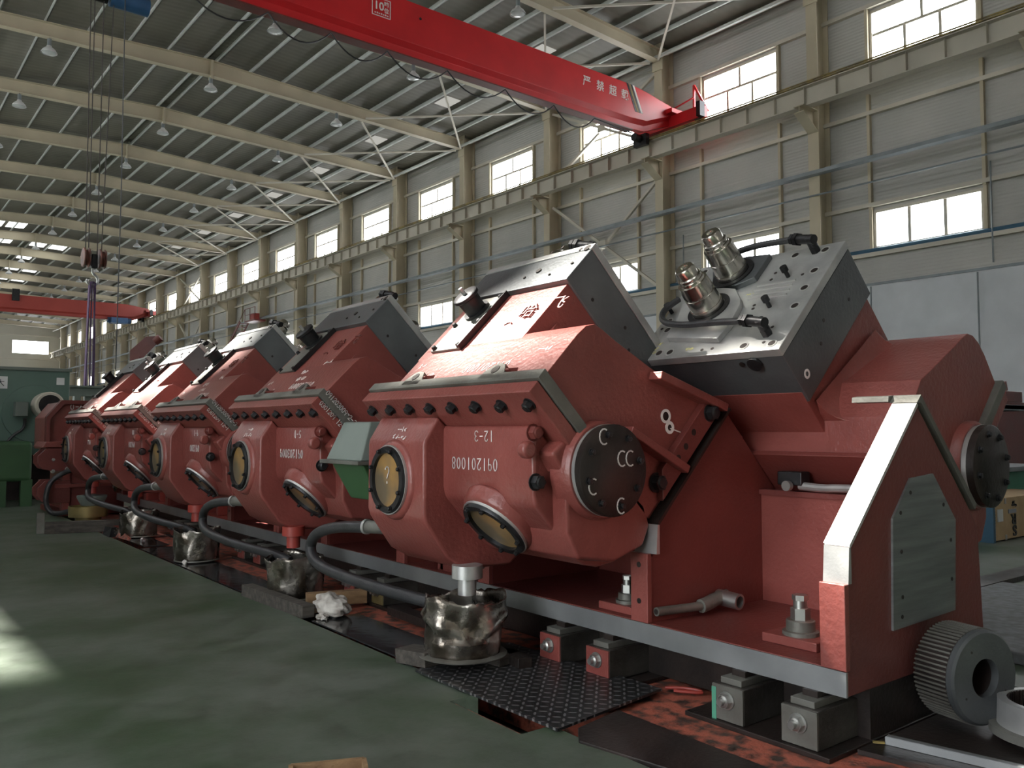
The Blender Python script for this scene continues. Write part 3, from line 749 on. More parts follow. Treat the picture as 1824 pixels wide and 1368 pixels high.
# ================================================================== THE ROLLING STANDS
# section coordinates: a runs along the roll shafts (45 deg up), b across them, y along the row
ZB = -0.13
def FL(a, b, y): return Vector(((a - b) / R2, y, (a + b) / R2 + ZB))
def FRt(a, b, y): return Vector((5.41 - (a - b) / R2, y, (a + b) / R2 + ZB))
def part_copy(src, shift):
    c = src.copy(); COL.objects.link(c); c.location = Vector(src.location) + Vector(shift)
    return c
def stand(side, y0, label, group):
    F = FL if side < 0 else FRt
    sx = 1 if side < 0 else -1
    dA = Vector((sx / R2, 0, 1 / R2)); dB = Vector((-sx / R2, 0, 1 / R2)); dY = Vector((0, 1, 0))
    X = (lambda x: x) if side < 0 else (lambda x: 5.41 - x)
    G = lambda x, z, y: Vector((X(x), y, z + ZB))          # section in true x / height
    ab = lambda s, t, c: F(s, t, c)
    xz = lambda s, t, c: G(s, t, c)
    base = (X(2.0), y0, 0.345)
    r = thing('rolling_stand', base, label, 'rolling stand', group)
    n, f = y0 - .32, y0 + .68
    # upper gear housing
    mb = MB()
    up = 0 if side < 0 else .03
    tip = [(2.725, -1.09), (2.12, -1.09)] if side < 0 else [(2.56, -.82), (2.53, -.98), (2.42, -1.09), (2.12, -1.09)]
    sh = [(2.12, -.392), (2.34, -.392), (2.39, -.398), (2.425, -.42), (2.44, -.46), (2.46, -.53), (2.53, -.735)] + tip
    if side > 0: sh = [(2.12, -.375), (2.27, -.362), (2.34, -.366), (2.39, -.382), (2.425, -.41), (2.445, -.46), (2.465, -.53), (2.53, -.735)] + tip
    mb.prism(sh, ab, n, f - .02)
    mb.prism([(2.3, -.395), (2.70, -.395), (2.70, -1.02), (2.3, -1.02)], ab, y0 + .01, f)
    cove = [(y0 + .02, 2.42)] + [(y0 - .005 - .10 * (1 - math.cos(t)), 2.53 - .11 * math.sin(t)) for t in [i * PI / 10 for i in range(6)]]
    mb.loft([F(a, -.46, y) for y, a in cove], [F(a + .1, -.99, y) for y, a in cove])
    mb.build('gear_housing', RED, r, bevel=.018, seg=3)
    # mounting foot and ribs on the near side
    ft = 2.74 if side < 0 else 2.45
    mb = MB(); mb.prism([(2.13, -1.085), (ft, -1.085), (ft, -1.108), (2.13, -1.108)], ab, n + .01, f); mb.build('foot_plate', RED_D, r, bevel=.004)
    for (pa, pb) in () if side > 0 else (((2.50, -.735), (2.69, -1.085)), ((2.25, -.767), (2.36, -1.085))):
        mb = MB(); d = (Vector((pb[0] - pa[0], pb[1] - pa[1], 0))).normalized(); nx = Vector((-d.y, d.x, 0)) * .016
        mb.prism([(pa[0] + nx.x, pa[1] + nx.y), (pb[0] + nx.x, pb[1] + nx.y), (pb[0] - nx.x, pb[1] - nx.y), (pa[0] - nx.x, pa[1] - nx.y)], ab, n - .06, n + .01)
        mb.build('bracket_rib', RED, r, bevel=.005)
    if side < 0: MB().prism([(2.28, -1.0), (2.66, -1.0), (2.70, -1.085), (2.2, -1.085)], ab, n - .03, n + .01).build('bracket_pad', RED_D, r, bevel=.004)
    for a, b_, rr in () if side > 0 else ((2.62, -1.045, .028), (2.24, -1.03, .030)):
        MB().hexbolt(F(a, b_, n - .005 if a < 2.3 else n - .03), (0, -1, 0), rr, .03).build('foot_bolt', BLK, r)
    for a, b_ in () if side > 0 else ((2.50, -1.03), (2.43, -1.035), (2.37, -1.035)):
        MB().cyl(F(a, b_, n - .031), F(a, b_, n - .03), .013, 12).build('bolt_hole', BLKD, r, smooth=0)
    # joint flange
    mb = MB(); mb.prism([(2.03, -.372), (2.084, -.372), (2.084, -.66), (2.03, -.66)], ab, n - .02, y0 + .80); mb.build('case_flange', RED, r, bevel=.005)
    mb = MB(); mb.prism([(2.086, -.362), (2.13, -.362), (2.13, -.62), (2.11, -.65), (2.086, -.655)], ab, n - .028, y0 + .80); mb.build('joint_strip', GREYP, r, bevel=.003)
    for yy in (y0 - .06, y0 + .48):
        mb = MB(); mb.prism([(2.10, yy - .065), (2.135, yy - .065), (2.175, yy - .035), (2.185, yy), (2.175, yy + .035), (2.135, yy + .065), (2.10, yy + .065)], lambda s, t, c: F(s, c, t), -.395, -.362)
        lg = mb.build('lifting_lug', GREYP, r, bevel=.003)
        MB().cyl(F(2.148, -.3635, yy), F(2.148, -.3600, yy), .020, 16).build('lug_hole', BLKD, lg, smooth=0)
        mb = MB(); mb.loft([F(2.14, -.395, yy - .10), F(2.19, -.395, yy - .07), F(2.14, -.395, yy - .05)], [F(2.14, -.36, yy - .09), F(2.145, -.36, yy - .07), F(2.14, -.36, yy - .06)]); mb.build('lug_web', RED_D, lg, smooth=0)
    b0 = None
    for i in range(8):
        yy = y0 - .30 + i * .151
        if b0 is None: b0 = MB().hexbolt(F(2.03, -.425, yy), -dA, .0195, .024).build('flange_bolt', BLK, r)
        else: c = part_copy(b0, (0, i * .151, 0)); c.parent = r
    # lower bevel-gear case
    mb = MB()
    mb.prism([(1.765, 1.105), (1.705, 1.01), (1.70, .99), (1.70, .72), (1.71, .69), (1.81, .55), (1.90, .50), (2.12, .50), (2.26, .60)], xz, y0 + .295, y0 + .74)
    mb.prism([(1.80, 1.07), (1.79, 1.05), (1.79, .83), (1.80, .79), (1.965, .615), (2.02, .575), (2.09, .56), (2.17, .57), (2.27, .62)], xz, n + .07, y0 + .60)
    mb.prism([(1.87, 1.0), (1.88, .70), (1.93, .61), (2.10, .585), (2.25, .63), (2.285, .70), (2.26, .78), (1.96, 1.02)], xz, n, y0 + .2)
    mb.prism([(1.81, .97), (1.865, 1.015), (1.93, .985), (1.86, .90)], xz, n - .005, n + .12)
    mb.lathe(G(1.70, .85, y0 + .52), (-sx, 0, 0), [(-.02, .165), (0, .16), (.018, .148)], 36)
    mb.lathe(F(1.86, -.81, y0 + .03), -dA, [(0, .165), (.045, .155), (.065, .145)], 36)
    mb.cyl(G(1.735, .975, n + .08), G(1.735, .975, n + .04), .03, 20) if side > 0 else mb.cyl(F(1.935, -.545, n + .08), F(1.935, -.545, n + .035), .030, 20)
    mb.build('bevel_gear_case', RED, r, bevel=.02, seg=3)
    for a, b_, yy in ((2.00, -.53, n + .07), (1.89, -.655, n + .07)):
        MB().hexbolt(F(a, b_, yy), (0, -1, 0), .024, .03).build('case_bolt', RED_D if a > 1.95 else BLK, r)
    # inspection windows
    def sight(c, d, rr):
        d = Vector(d).normalized()
        mb = MB(); mb.lathe_closed(c, d, [(0, rr * .80), (0, rr), (.014, rr), (.022, rr * .97), (.022, rr * .80)], 40)
        ring = mb.build('inspection_window_ring', BLK, r)
        MB().lathe_closed(c, d, [(.0, rr), (.0, rr * 1.035), (.010, rr * 1.035), (.010, rr)], 40).build('gasket_ring', STEEL, ring)
        MB().cyl(c + d * .002, c + d * .008, rr * .81, 40).build('window_glass', AMBER, ring)
        _, u, v = basis(d)
        for i in range(8):
            t = 2 * PI * (i + .5) / 8
            MB().hexbolt(c + d * .022 + (u * math.cos(t) + v * math.sin(t)) * rr * .89, d, .0085, .012).build('ring_bolt', BLK, ring)
    sight(G(1.682, .85, y0 + .52), (-sx, 0, 0), .134)
    sight(F(1.797, -.81, y0 + .03), -dA, .134)
    # round end cover of the gear shaft
    cc = G(2.022, .911, 0)
    P = lambda y: Vector((cc.x, y, cc.z))
    MB().lathe(P(n + .05), (0, -1, 0), [(0, .175), (.07, .172), (.085, .162)], 44).build('bearing_boss', RED, r)
    MB().lathe(P(n - .03), (0, -1, 0), [(0, .154), (.016, .154), (.016, .158), (.024, .158)], 44).build('shim_ring', STEEL, r)
    MB().lathe(P(n - .054), (0, -1, 0), [(0, .157), (.026, .157), (.030, .150)], 44).build('end_cover', BLKD, r)
    for i in range(8):
        t = 2 * PI * i / 8 + .25
        MB().hexbolt(P(n - .084) + Vector((math.cos(t), 0, math.sin(t))) * .125, (0, -1, 0), .011, .012).build('cover_bolt', BLK, r)
    # inspection hatch and its capped stub on the upper face
    mb = MB(); mb.prism([(2.335, y0 + .38), (2.68, y0 + .38), (2.68, y0 + .60), (2.335, y0 + .60)], lambda s, t, c: F(s, c, t), -.393, -.380)
    ht = mb.build('inspection_hatch', GREYP, r, bevel=.003)
    mb = MB(); mb.prism([(2.335, y0 + .378), (2.69, y0 + .378), (2.69, y0 + .386), (2.335, y0 + .386)], lambda s, t, c: F(s, c, t), -.393, -.366); mb.build('hatch_edge', BLK, ht, smooth=0)
    for a, yy in ((2.35, y0 + .40), (2.35, y0 + .58), (2.50, y0 + .40), (2.50, y0 + .58), (2.66, y0 + .40)):
        MB().hexbolt(F(a, -.380, yy), dB, .010, .014).build('hatch_bolt', BLK, ht)
    c = F(2.585, -.380, y0 + .50)
    MB().lathe(c, dB, [(0, .062), (.012, .062), (.012, .046), (.075, .050), (.082, .060), (.094, .060), (.098, .054)], 28).build('capped_stub', BLK, ht)
    MB().cyl(c + dB * .09, c + dB * .13, .009, 10).build('stub_stud', STEEL, ht)
    # roll slab with its ground face plate
    sa = 2.69 if side < 0 else 2.65
    mb = MB(); mb.prism([(sa, -.372), (2.884, -.372), (2.884, -1.018), (sa, -1.018)], ab, y0, y0 + .72); mb.build('roll_slab', SLABM, r, bevel=.004)
    mb = MB(); mb.prism([(2.885, -.368), (2.920, -.368), (2.920, -1.022), (2.885, -1.022)], ab, y0 - .002, y0 + .722); fp = mb.build('face_plate', STEEL, r, bevel=.003)
    pl = lambda pts, a0, a1, nm, m, par, bv=.002: MB().prism([(b_, y0 + q) for b_, q in pts], lambda s, t, c: F(c, s, t), a0, a1).build(nm, m, par, bevel=bv)
    pl([(-.699, .32), (-.623, .385), (-.60, .46), (-.595, .51), (-.677, .64), (-.77, .61), (-.91, .59), (-.953, .30), (-.87, .285), (-.74, .30)], 2.92, 2.945, 'seat_plate', STEEL, fp, .003)
    pl([(-.40, .32), (-.385, .44), (-.39, .56), (-.43, .61), (-.575, .53), (-.60, .40), (-.56, .32)], 2.92, 2.945, 'seat_plate', SLABM, fp, .003)
    for q in (-.60, -.63, -.66, -.69):
        pl([(q, .12), (q + .008, .12), (q + .008, .30), (q, .30)], 2.92, 2.926, 'face_rib', STEEL_L, fp, 0)
    for b_ in (-.745, -.507):
        c = F(2.945, b_, y0 + .455)
        MB().lathe_closed(c, dA, [(0, .074), (0, .096), (.006, .096), (.006, .074)], 32).build('seal_ring', BLK, fp)
        pr = [(-.02, .072), (.030, .072), (.030, .069), (.085, .067), (.087, .064), (.092, .064), (.094, .067), (.150, .064), (.152, .056), (.160, .054), (.160, .050), (.168, .053), (.178, .052), (.182, .048), (.182, .044), (.215, .042), (.222, .037), (.222, .018), (.212, .015)]
        MB().lathe(c, dA, pr, 40).build('roll_shaft', CHROME, r)
        MB().cyl(c + dA * .2125, c + dA * .2127, .014, 16).build('shaft_centre_hole', BLKD, r, smooth=0)
    hs = [(-.978, .70), (-.981, .60), (-.982, .54), (-.986, .17), (-.986, .045), (-.768, .047), (-.657, .055), (-.547, .059), (-.41, .069), (-.41, .206), (-.41, .68), (-.538, .68), (-.760, .68), (-.825, .65)]
    h0 = None
    for b_, q in hs:
        c = F(2.9205, b_, y0 + q)
        if h0 is None:
            h0 = MB().lathe_closed(c, dA, [(0, .015), (0, .021), (.0016, .021), (.0016, .015)], 20).build('counterbore', STEEL_L, fp)
            h1 = MB().cyl(c - dA * .0005, c + dA * .0006, .0155, 20).build('counterbore_hole', BLKD, fp, smooth=0); hc = c
        else:
            part_copy(h0, c - hc); part_copy(h1, c - hc)
    s0 = None
    for b_, q in ((-.986, .37), (-.984, .32), (-.975, .085), (-.887, .09), (-.729, .25), (-.751, .245), (-.563, .25), (-.519, .25), (-.562, .105), (-.423, .11), (-.811, .69), (-.92, .66)):
        c = F(2.9212, b_, y0 + q)
        if s0 is None: s0 = MB().cyl(c - dA * .001, c, .0075, 12).build('tapped_hole', BLKD, fp, smooth=0); sc = c
        else: part_copy(s0, c - sc)
    for b_, q in ((-.754, .165), (-.562, .17), (-.70, .70)):
        c = F(2.92, b_, y0 + q)
        MB().cyl(c, c + dA * .03, .009, 12).cyl(c + dA * .03, c + dA * .052, .015, 16).build('socket_screw', BLK, fp)
    # oil hoses with elbows
    for pts, e in (([(-.93, .09), (-.90, .20), (-.885, .34), (-.88, .50), (-.84, .64), (-.75, .69), (-.66, .66)], 0), ([(-.41, .11), (-.37, .25), (-.36, .42), (-.38, .56)], 1)):
        b_, q = pts[0]
        c = F(2.92, b_, y0 + q)
        MB().cyl(c, c + dA * .03, .021, 6).cyl(c + dA * .03, c + dA * .075, .019, 14).build('elbow_riser', BLK, r)
        d = (F(0, pts[1][0], pts[1][1]) - F(0, pts[0][0], pts[0][1])).normalized()
        c2 = c + dA * .062
        MB().cyl(c2 - d * .022, c2 + d * .06, .020, 14).cyl(c2 + d * .06, c2 + d * .078, .028, 6).cyl(c2 + d * .085, c2 + d * .10, .024, 6).build('elbow_fitting', BLK, r)
        hp = [c2 + d * .09] + [F(2.975, bb, y0 + qq) for bb, qq in pts[1:-1]] + [F(2.96, pts[-1][0], y0 + pts[-1][1])]
        if e == 0 or side > 0: MB().tube(hp, .014, 10, 3).build('oil_hose', RUBBER, r)
    c = F(2.86, -1.022, y0 + .13)
    MB().cyl(c, c - dB * .012, .030, 20).build('side_plug', BLK, r)
    MB().cyl(F(2.86, -1.022, y0 + .19), F(2.86, -1.026, y0 + .19), .012, 12).build('tapped_hole', BLKD, r)
    for a, b_ in ((2.74, -.52), (2.80, -.72), (2.75, -.80)):
        MB().cyl(F(a, b_, y0 + .001), F(a, b_, y0 - .001), .008, 10).build('tapped_hole', BLKD, r, smooth=0)
    if side < 0:
        for a, yy, rr in ((2.895, .03, .018), (2.895, .07, .010), (2.80, .26, .014), (2.77, .33, .007), (2.80, .05, .007), (2.75, .15, .006)):
            MB().cyl(F(a, -.373, y0 + yy), F(a, -.3665, y0 + yy), rr, 14).build('tapped_hole', BLKD, r, smooth=0)
        mb = MB().tube([F(2.45, -.392, y0 + .19) + dY * .03 * math.cos(t) + dA * .03 * math.sin(t) for t in [PI * .1 * i for i in range(2, 9)]], .003, 6); mb.build('weld_bead', RED_D, r)
    return r

def sec_text(mb, F, body, a0, y0, size, s=0.0): chalk(mb, body, F(a0, -.3915, y0), (0, 1, 0), F(0, 0, 0) - F(1, 0, 0), size, .0035, 1.2, s)

WORDS = ['nearest', 'second', 'third', 'fourth', 'farthest']
YS = 2.43; PITCHY = 1.65
LST = []
for i in range(5):
    lab = 'red left-leaning rolling stand nearest the camera, with sunlit top and chalked cover'
    if i == 0: first_stand = stand(-1, YS, lab, 'left-leaning rolling stands in a row'); LST.append(first_stand)
for i in range(1, 5):
    lab = 'red left-leaning rolling stand, %s from the near end of the row' % (ORD[i] if i < 4 else 'fifth and last')
    LST.append(dup(first_stand, (0, PITCHY * i, 0), lab, 'left-leaning rolling stands in a row'))
RS = stand(1, 1.79, 'red right-leaning rolling stand with polished roll shafts on its steel face', 'right-leaning rolling stands')

# marker writing, drains: individual to each stand
TXT = ['12-3', '5-D', '9-1', '08', '3']
NUM = ['091201008', '091203009', '091200', '091201', '0912']
for i, r in enumerate(LST):
    y0 = YS + PITCHY * i
    mb = MB(); random.seed(20 + i)
    o1 = Vector((1.7885, y0 - .03, 1.045 + ZB)); o2 = Vector((1.7885, y0 - .055, .945 + ZB))
    chalk(mb, TXT[i], o1, (0, 1, 0), (0, 0, -1), .024, .0035, 1.3)
    chalk(mb, NUM[i], o2, (0, 1, 0), (0, 0, -1), .027, .0038 if i == 0 else .0055, 1.22)
    chalk(mb, '~~-~~', Vector((1.715, y0 + .44, 1.03 + ZB)), (0, 1, 0), Vector((-.06, 0, -.1)), .018, .003)
    chalk(mb, '~~--', Vector((1.733, y0 + .47, 1.06 + ZB)), (0, 1, 0), Vector((-.06, 0, -.1)), .014, .003)
    sec_text(mb, FL, NUM[i] if i else NUM[0], 2.225, y0 - .06, .026, .25)
    sec_text(mb, FL, '~-~.', 2.20, y0 + .42, .024, .2); sec_text(mb, FL, '~~', 2.27, y0 + .55, .022, .2)
    if i: 
        sec_text(mb, FL, '~~~', 2.34, y0 + .18, .024, .2); sec_text(mb, FL, '~~~~', 2.28, y0 + .13, .022, .2); sec_text(mb, FL, '~-~', 2.40, y0 - .02, .024, .2)
        chalk(mb, NUM[1] + '~2-3', FL(2.115, -.385, y0 - .3495) , FL(0, -1, 0) - FL(0, 0, 0), FL(1, 0, 0) - FL(0, 0, 0), .016, .003, 1.05)
        chalk(mb, '0301209 12-1', FL(2.060, -.40, y0 - .3415), FL(0, -1, 0) - FL(0, 0, 0), FL(1, 0, 0) - FL(0, 0, 0), .015, .003, 1.05)
    else:
        sec_text(mb, FL, '~~--', 2.29, y0 - .24, .016, .2)
        mb2 = MB()
        for t0, (dx, dz) in enumerate(((-.05, .115), (.035, .04), (.075, .04), (-.10, -.05), (.03, -.12))):
            c = Vector((2.022 + dx, y0 - .404, .911 + dz + ZB))
            mb.ribbon([c + Vector((.021 * math.cos(t), -.0005, .026 * math.sin(t))) for t in [math.radians(60 + 24 * k) for k in range(11)]], .005, (0, -1, 0))
        chalk(mb, '?', Vector((1.6715, y0 + .545, .835 + ZB)), (0, -1, 0), (0, 0, 1), .042, .005)
        mb.lathe_closed(FL(2.455, -.90, y0 - .3205), (0, -1, 0), [(0, .017), (0, .027), (.002, .027), (.002, .017)], 20)
        mb.lathe_closed(FL(2.440, -.945, y0 - .3205), (0, -1, 0), [(0, .012), (0, .024), (.002, .024), (.002, .012)], 16)
        mb.ribbon([FL(2.44, -.95, y0 - .3215), FL(2.47, -1.0, y0 - .3215)], .004, (0, -1, 0))
    mb.build('marker_writing', CHALK, r, smooth=0)
    if i == 0:
        for a, b_ in ((2.455, -.90), (2.440, -.945)): MB().cyl(FL(a, b_, y0 - .320), FL(a, b_, y0 - .3208), .016 if a > 2.45 else .011, 14).build('bolt_hole', BLKD, r, smooth=0)
    # raised weld characters on the upper face
    if i < 3:
        for ch, a0, yy in (('\u54c8', 2.50, y0 + .16), ('\u98de', 2.52, y0 - .0)):
            text_part('weld_character', ch, 0, 0, .10, RED_D, r, 0, .0, rot=lambda v, a0=a0, yy=yy: FL(a0, -.392, yy) + Vector((0, -1, 0)) * v.x + (FL(1, 0, 0) - FL(0, 0, 0)) * v.y * .9 + (FL(0, 1, 0) - FL(0, 0, 0)) * (v.z + .003))
    # drain
    dm = STEEL if i == 0 else RED_O
    mb = MB(); mb.lathe((1.885, y0 + .27, .365), (0, 0, -1), [(-.03, .060), (.020, .060), (.020, .040), (.022, .040), (.024, .036), (.085, .036)], 28)
    dr = mb.build('drain_spout', dm, r)
    if i == 0: dr['label'] = 'bright machined steel drain spout'
mb = MB(); random.seed(5)
def fa(b, q): return FRt(2.9208, b, 1.79 + q)
for b_, q in ((-.93, .66), (-.96, .66), (-.985, .66), (-.985, .46), (-.66, .33)):
    chalk(mb, '~~~', fa(b_, q), (0, -1, 0), FRt(0, 1, 0) - FRt(0, 0, 0), .013, .0022, 1.0)
mb.build('marker_writing', CHALKY, RS, smooth=0)
mb = MB(); mb.lathe_closed(FRt(2.735, -.955, 1.7895), (0, -1, 0), [(0, .010), (0, .019), (.001, .019), (.001, .010)], 16); mb.build('marker_ring', CHALK, RS, smooth=0)

# ================================================================== THE BED
bed = thing('mill_bed', (2.7, 1.4, 0.13), 'long red steel bed with A-shaped frames carrying all the rolling stands', 'machine bed')
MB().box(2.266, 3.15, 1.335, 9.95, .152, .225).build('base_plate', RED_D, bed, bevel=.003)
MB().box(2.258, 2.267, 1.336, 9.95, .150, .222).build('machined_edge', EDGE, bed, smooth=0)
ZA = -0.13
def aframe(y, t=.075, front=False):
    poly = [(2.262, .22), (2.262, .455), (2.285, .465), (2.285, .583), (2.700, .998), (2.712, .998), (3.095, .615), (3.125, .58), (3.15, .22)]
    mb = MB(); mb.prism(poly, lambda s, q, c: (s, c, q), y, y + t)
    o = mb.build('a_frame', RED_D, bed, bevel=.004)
    # machined seats: left slope, apex cap and right slope, short vertical pad
    m = STEEL_L if front else BLKD
    yb = y - .004 if front else y - .03
    mb = MB(); mb.prism([(2.281, .583), (2.704, 1.006), (2.712, .998), (2.288, .574)], lambda s, q, c: (s, c, q), yb, y + t + .004); mb.build('milled_seat', m, o, smooth=0)
    mb = MB(); mb.prism([(2.272, .472), (2.280, .577), (2.290, .577), (2.290, .472)], lambda s, q, c: (s, c, q), yb, y + t + .002); mb.build('milled_pad', STEEL, o, smooth=0)
    mb = MB(); mb.prism([(2.707, 1.008), (2.735, 1.034), (3.118, .655), (3.102, .639), (2.735, 1.008)], lambda s, q, c: (s, c, q), y - .003, y + .09); mb.prism([(2.700, 1.012), (2.703, 1.030), (2.735, 1.034), (2.752, 1.018), (2.748, 1.010)], lambda s, q, c: (s, c, q), y + .09, y + .22)
    if front: mb.build('seat_cap', GREYP, o, smooth=0)
    mb = MB(); mb.box(2.252, 2.275, y - .004, y + t + .004, .225, .472); mb.build('foot_rib', RED, o, bevel=.003)
    if not front:
        for z in (.30, .43): MB().cyl((2.2505, y + t / 2, z), (2.253, y + t / 2, z), .010, 12).build('tapped_hole', BLKD, o, smooth=0)
    return o
af = aframe(1.335, .075, True)
mb = MB(); mb.prism([(2.515, .305), (2.528, .645), (2.645, .765), (2.795, .775), (2.945, .615), (2.925, .315)], lambda s, q, c: (s, c, q), 1.328, 1.336)
ep = mb.build('bare_cover_plate', BRUSH, af, smooth=0)
for x, z in ((2.575, .66), (2.86, .67), (2.575, .54), (2.905, .55), (2.575, .40), (2.905, .42), (2.57, .34), (2.64, .72)):
    MB().cyl((x, 1.3265, z), (x, 1.3285, z), .0065, 10).build('screw_hole', BLKD, ep, smooth=0)
for y in (2.10, 3.06, 3.80, 4.71, 5.45, 6.36, 7.10, 8.01, 8.75, 9.66): aframe(y)
MB().box(2.94, 2.965, 1.41, 9.9, .22, .66).build('long_web', RED, bed, bevel=.003)
MB().box(2.925, 2.985, 1.41, 2.5, .655, .675).build('web_edge', RED_D, bed, smooth=0)
mb = MB(); mb.prism([(2.30, .225), (2.30, .59), (2.70, .985), (2.77, 1.03), (2.94, .88), (2.94, .225)], lambda s, q, c: (s, c, q), 2.178, 2.205); mb.build('cross_web', RED_D, bed, bevel=.004)
mb = MB(); mb.bar((2.93, 2.165, .23), (2.93, 2.165, .66), .035, .035); mb.build('weld_bar', RED, bed, bevel=.005)
for y in (3.5, 5.15, 6.8, 8.45): 
    mb = MB(); mb.prism([(2.30, .225), (2.30, .59), (2.70, .985), (2.94, .75), (2.94, .225)], lambda s, q, c: (s, c, q), y, y + .03); mb.build('cross_web', RED_D, bed, bevel=.004)
MB().box(2.37, 2.50, 1.50, 1.70, .225, .255).build('bolt_pad', RED, bed, bevel=.004)
MB().box(2.30, 2.42, 2.22, 2.40, .225, .255).build('bolt_pad', RED, bed, bevel=.004)
MB().box(2.40, 3.1, 1.345, 9.9, -.0, .15).build('sub_frame', BLKD, bed, smooth=0)

def anchor(x, y, z, s, lab):
    t = thing('anchor_bolt', (x, y, z), lab, 'anchor bolt', 'anchor bolts on the bed')
    MB().lathe((x, y, z), (0, 0, 1), [(0, .058 * s), (.012, .058 * s), (.014, .046 * s), (.045 * s, .046 * s), (.048 * s, .043 * s)], 28).build('washer_stack', GREYP, t)
    MB().cyl((x, y, z + .046 * s), (x, y, z + .085 * s), .031 * s, 6).build('hex_nut', BRASSY, t, smooth=0)
    MB().cyl((x, y, z + .085 * s), (x, y, z + .125 * s), .022 * s, 20).cyl((x, y, z + .11 * s), (x, y, z + .127 * s), .026 * s, 6).build('threaded_stud', BRASSY, t)
anchor(2.44, 1.60, .255, 1.0, 'large nut and washers on a red pad near the front of the bed')
anchor(2.36, 2.30, .255, .8, 'smaller nut on a red pad behind the second frame foot')

# small oily fitting and pipe on the bed
t = thing('oil_connector', (2.93, 1.8, .68), 'oily steel hose fitting lying on the red web below the roll stand', 'fitting')
MB().box(2.89, 2.95, 1.88, 1.99, .70, .755).build('connector_block', BLK, t, bevel=.006)
MB().tube([(2.91, 1.90, .70), (2.91, 1.80, .695), (2.91, 1.74, .70), (2.91, 1.58, .70)], .016, 10, 1).build('connector_tube', STEEL, t)
MB().cyl((2.86, 1.93, .70), (2.88, 1.93, .70), .02, 14).build('union_nut', BRASSY, t)
t = thing('pipe_branch', (2.45, 2.1, .26), 'steel pipe with an elbow stub lying on the red bed', 'pipe')
MB().tube([(2.285, 2.085, .265), (2.50, 2.06, .262)], .016, 14).build('thin_pipe', GREYP, t)
MB().tube([(2.50, 2.06, .262), (2.52, 2.058, .264), (2.62, 2.075, .275), (2.66, 2.06, .280)], .026, 14, 1).build('pipe_sleeve', GREYP, t)
MB().lathe_closed((2.64, 2.09, .275), (.02, -1, -.05), [(0, .022), (0, .030), (.10, .030), (.10, .022)], 24).build('open_stub', BRASSY, t)
MB().cyl((2.284, 2.085, .265), (2.283, 2.085, .265), .010, 12).build('bore', BLKD, t, smooth=0)

# ================================================================== THE TRENCH AND WHAT LIES ROUND IT
MB().box(1.99, 3.28, 1.0, 10.7, -.20, -.016).build('sole_beam', ORANGE, bevel=.006)
tag(bpy.data.objects['sole_beam'], 'worn orange painted foundation rail under the machine bed', 'rail')
for i, (ya, yb) in enumerate(((1.34, 1.86), (2.16, 2.74), (3.80, 4.45), (5.45, 6.10), (7.10, 7.75), (8.75, 9.4))):
    tag(MB().box(2.17, 3.2, ya, yb, -.016, 0).build('sole_plate', BLKD, bevel=.003), 'dark oily plate under the %s pair of levelling blocks' % (ORD[i] + ' nearest' if i else 'nearest'), 'plate', 'sole plates')
def block(x0, y, lab, m, s=1.0):
    t = thing('levelling_block', (x0 + .1, y + .06, 0), lab, 'levelling block', 'levelling blocks under the bed')
    MB().box(x0 + .006, x0 + .34, y, y + .12, 0, .112).build('block_body', GREASE, t, bevel=.004)
    MB().box(x0, x0 + .008, y + .001, y + .119, .002, .110).build('face_plate', m, t, bevel=.002)
    MB().box(x0 + .02, x0 + .36, y + .02, y + .10, .112, .132).build('wedge_plate', GREYP, t, bevel=.002)
    MB().box(x0 + .06, x0 + .40, y + .035, y + .085, .132, .150).build('top_shim', BLKD, t, smooth=0)
    MB().hexbolt((x0 - .001, y + .06, .068), (-1, 0, 0), .023, .022).cyl((x0, y + .06, .068), (x0 - .04, y + .06, .068), .011, 14).build('adjusting_screw', BRASSY, t)
    return t
blk = [(1.385, 'grey steel levelling block nearest the gear coupling, with a bolt in its face', GREYP),
       (1.64, 'grey steel levelling block with a green smear on its side', GREYP),
       (2.23, 'red-faced levelling block beside the chequer plate, the nearer of two', RED),
       (2.50, 'red-faced levelling block beside the chequer plate, the farther of two', RED),
       (3.90, 'dark levelling block with a bare face near the white rag', BRASS),
       (4.22, 'red-faced levelling block just behind the white rag', RED),
       (5.60, 'small levelling block behind the second bucket', RED), (5.90, 'small levelling block between the second and third buckets', RED),
       (7.25, 'small levelling block behind the third bucket', RED_D), (7.55, 'small levelling block in front of the fourth bucket', RED_D)]
for y, lab, m in blk:
    t = block(2.185, y, lab, m)
    if y == 1.64: MB().box(2.1835, 2.1855, 1.742, 1.759, .0, .10).build('green_smear', mat('green_smear_paint', (.08, .30, .20), .6), t, smooth=0)

def plate(name, pts, z, th, m, lab, cat, bevel=0.0):
    mb = MB(); mb.loft([(x, y, z) for x, y in pts], [(x, y, z + th) for x, y in pts])
    return tag(mb.build(name, m, bevel=bevel), lab, cat)
plate('chequer_plate', [(1.69, 2.76), (1.70, 1.955), (2.25, 2.03), (2.22, 2.86)], .006, .008, CHECKER, 'black chequer plate lying over the trench in front of the levelling blocks', 'steel plate')
plate('floor_plate', [(1.745, 3.80), (1.745, 2.93), (1.99, 2.95), (1.99, 3.80)], .0, .006, OILP, 'shiny oily steel plate between the nearest bucket and the white rag', 'steel plate')
plate('floor_plate', [(1.745, 6.9), (1.745, 3.95), (1.99, 3.95), (1.99, 6.9)], -.004, .006, OILP, 'wet black steel plate beside the second and third buckets', 'steel plate')
plate('floor_plate', [(1.80, 8.6), (1.80, 7.0), (1.99, 7.0), (1.99, 8.6)], -.004, .006, OILP, 'wet black steel plate at the far end of the trench', 'steel plate')
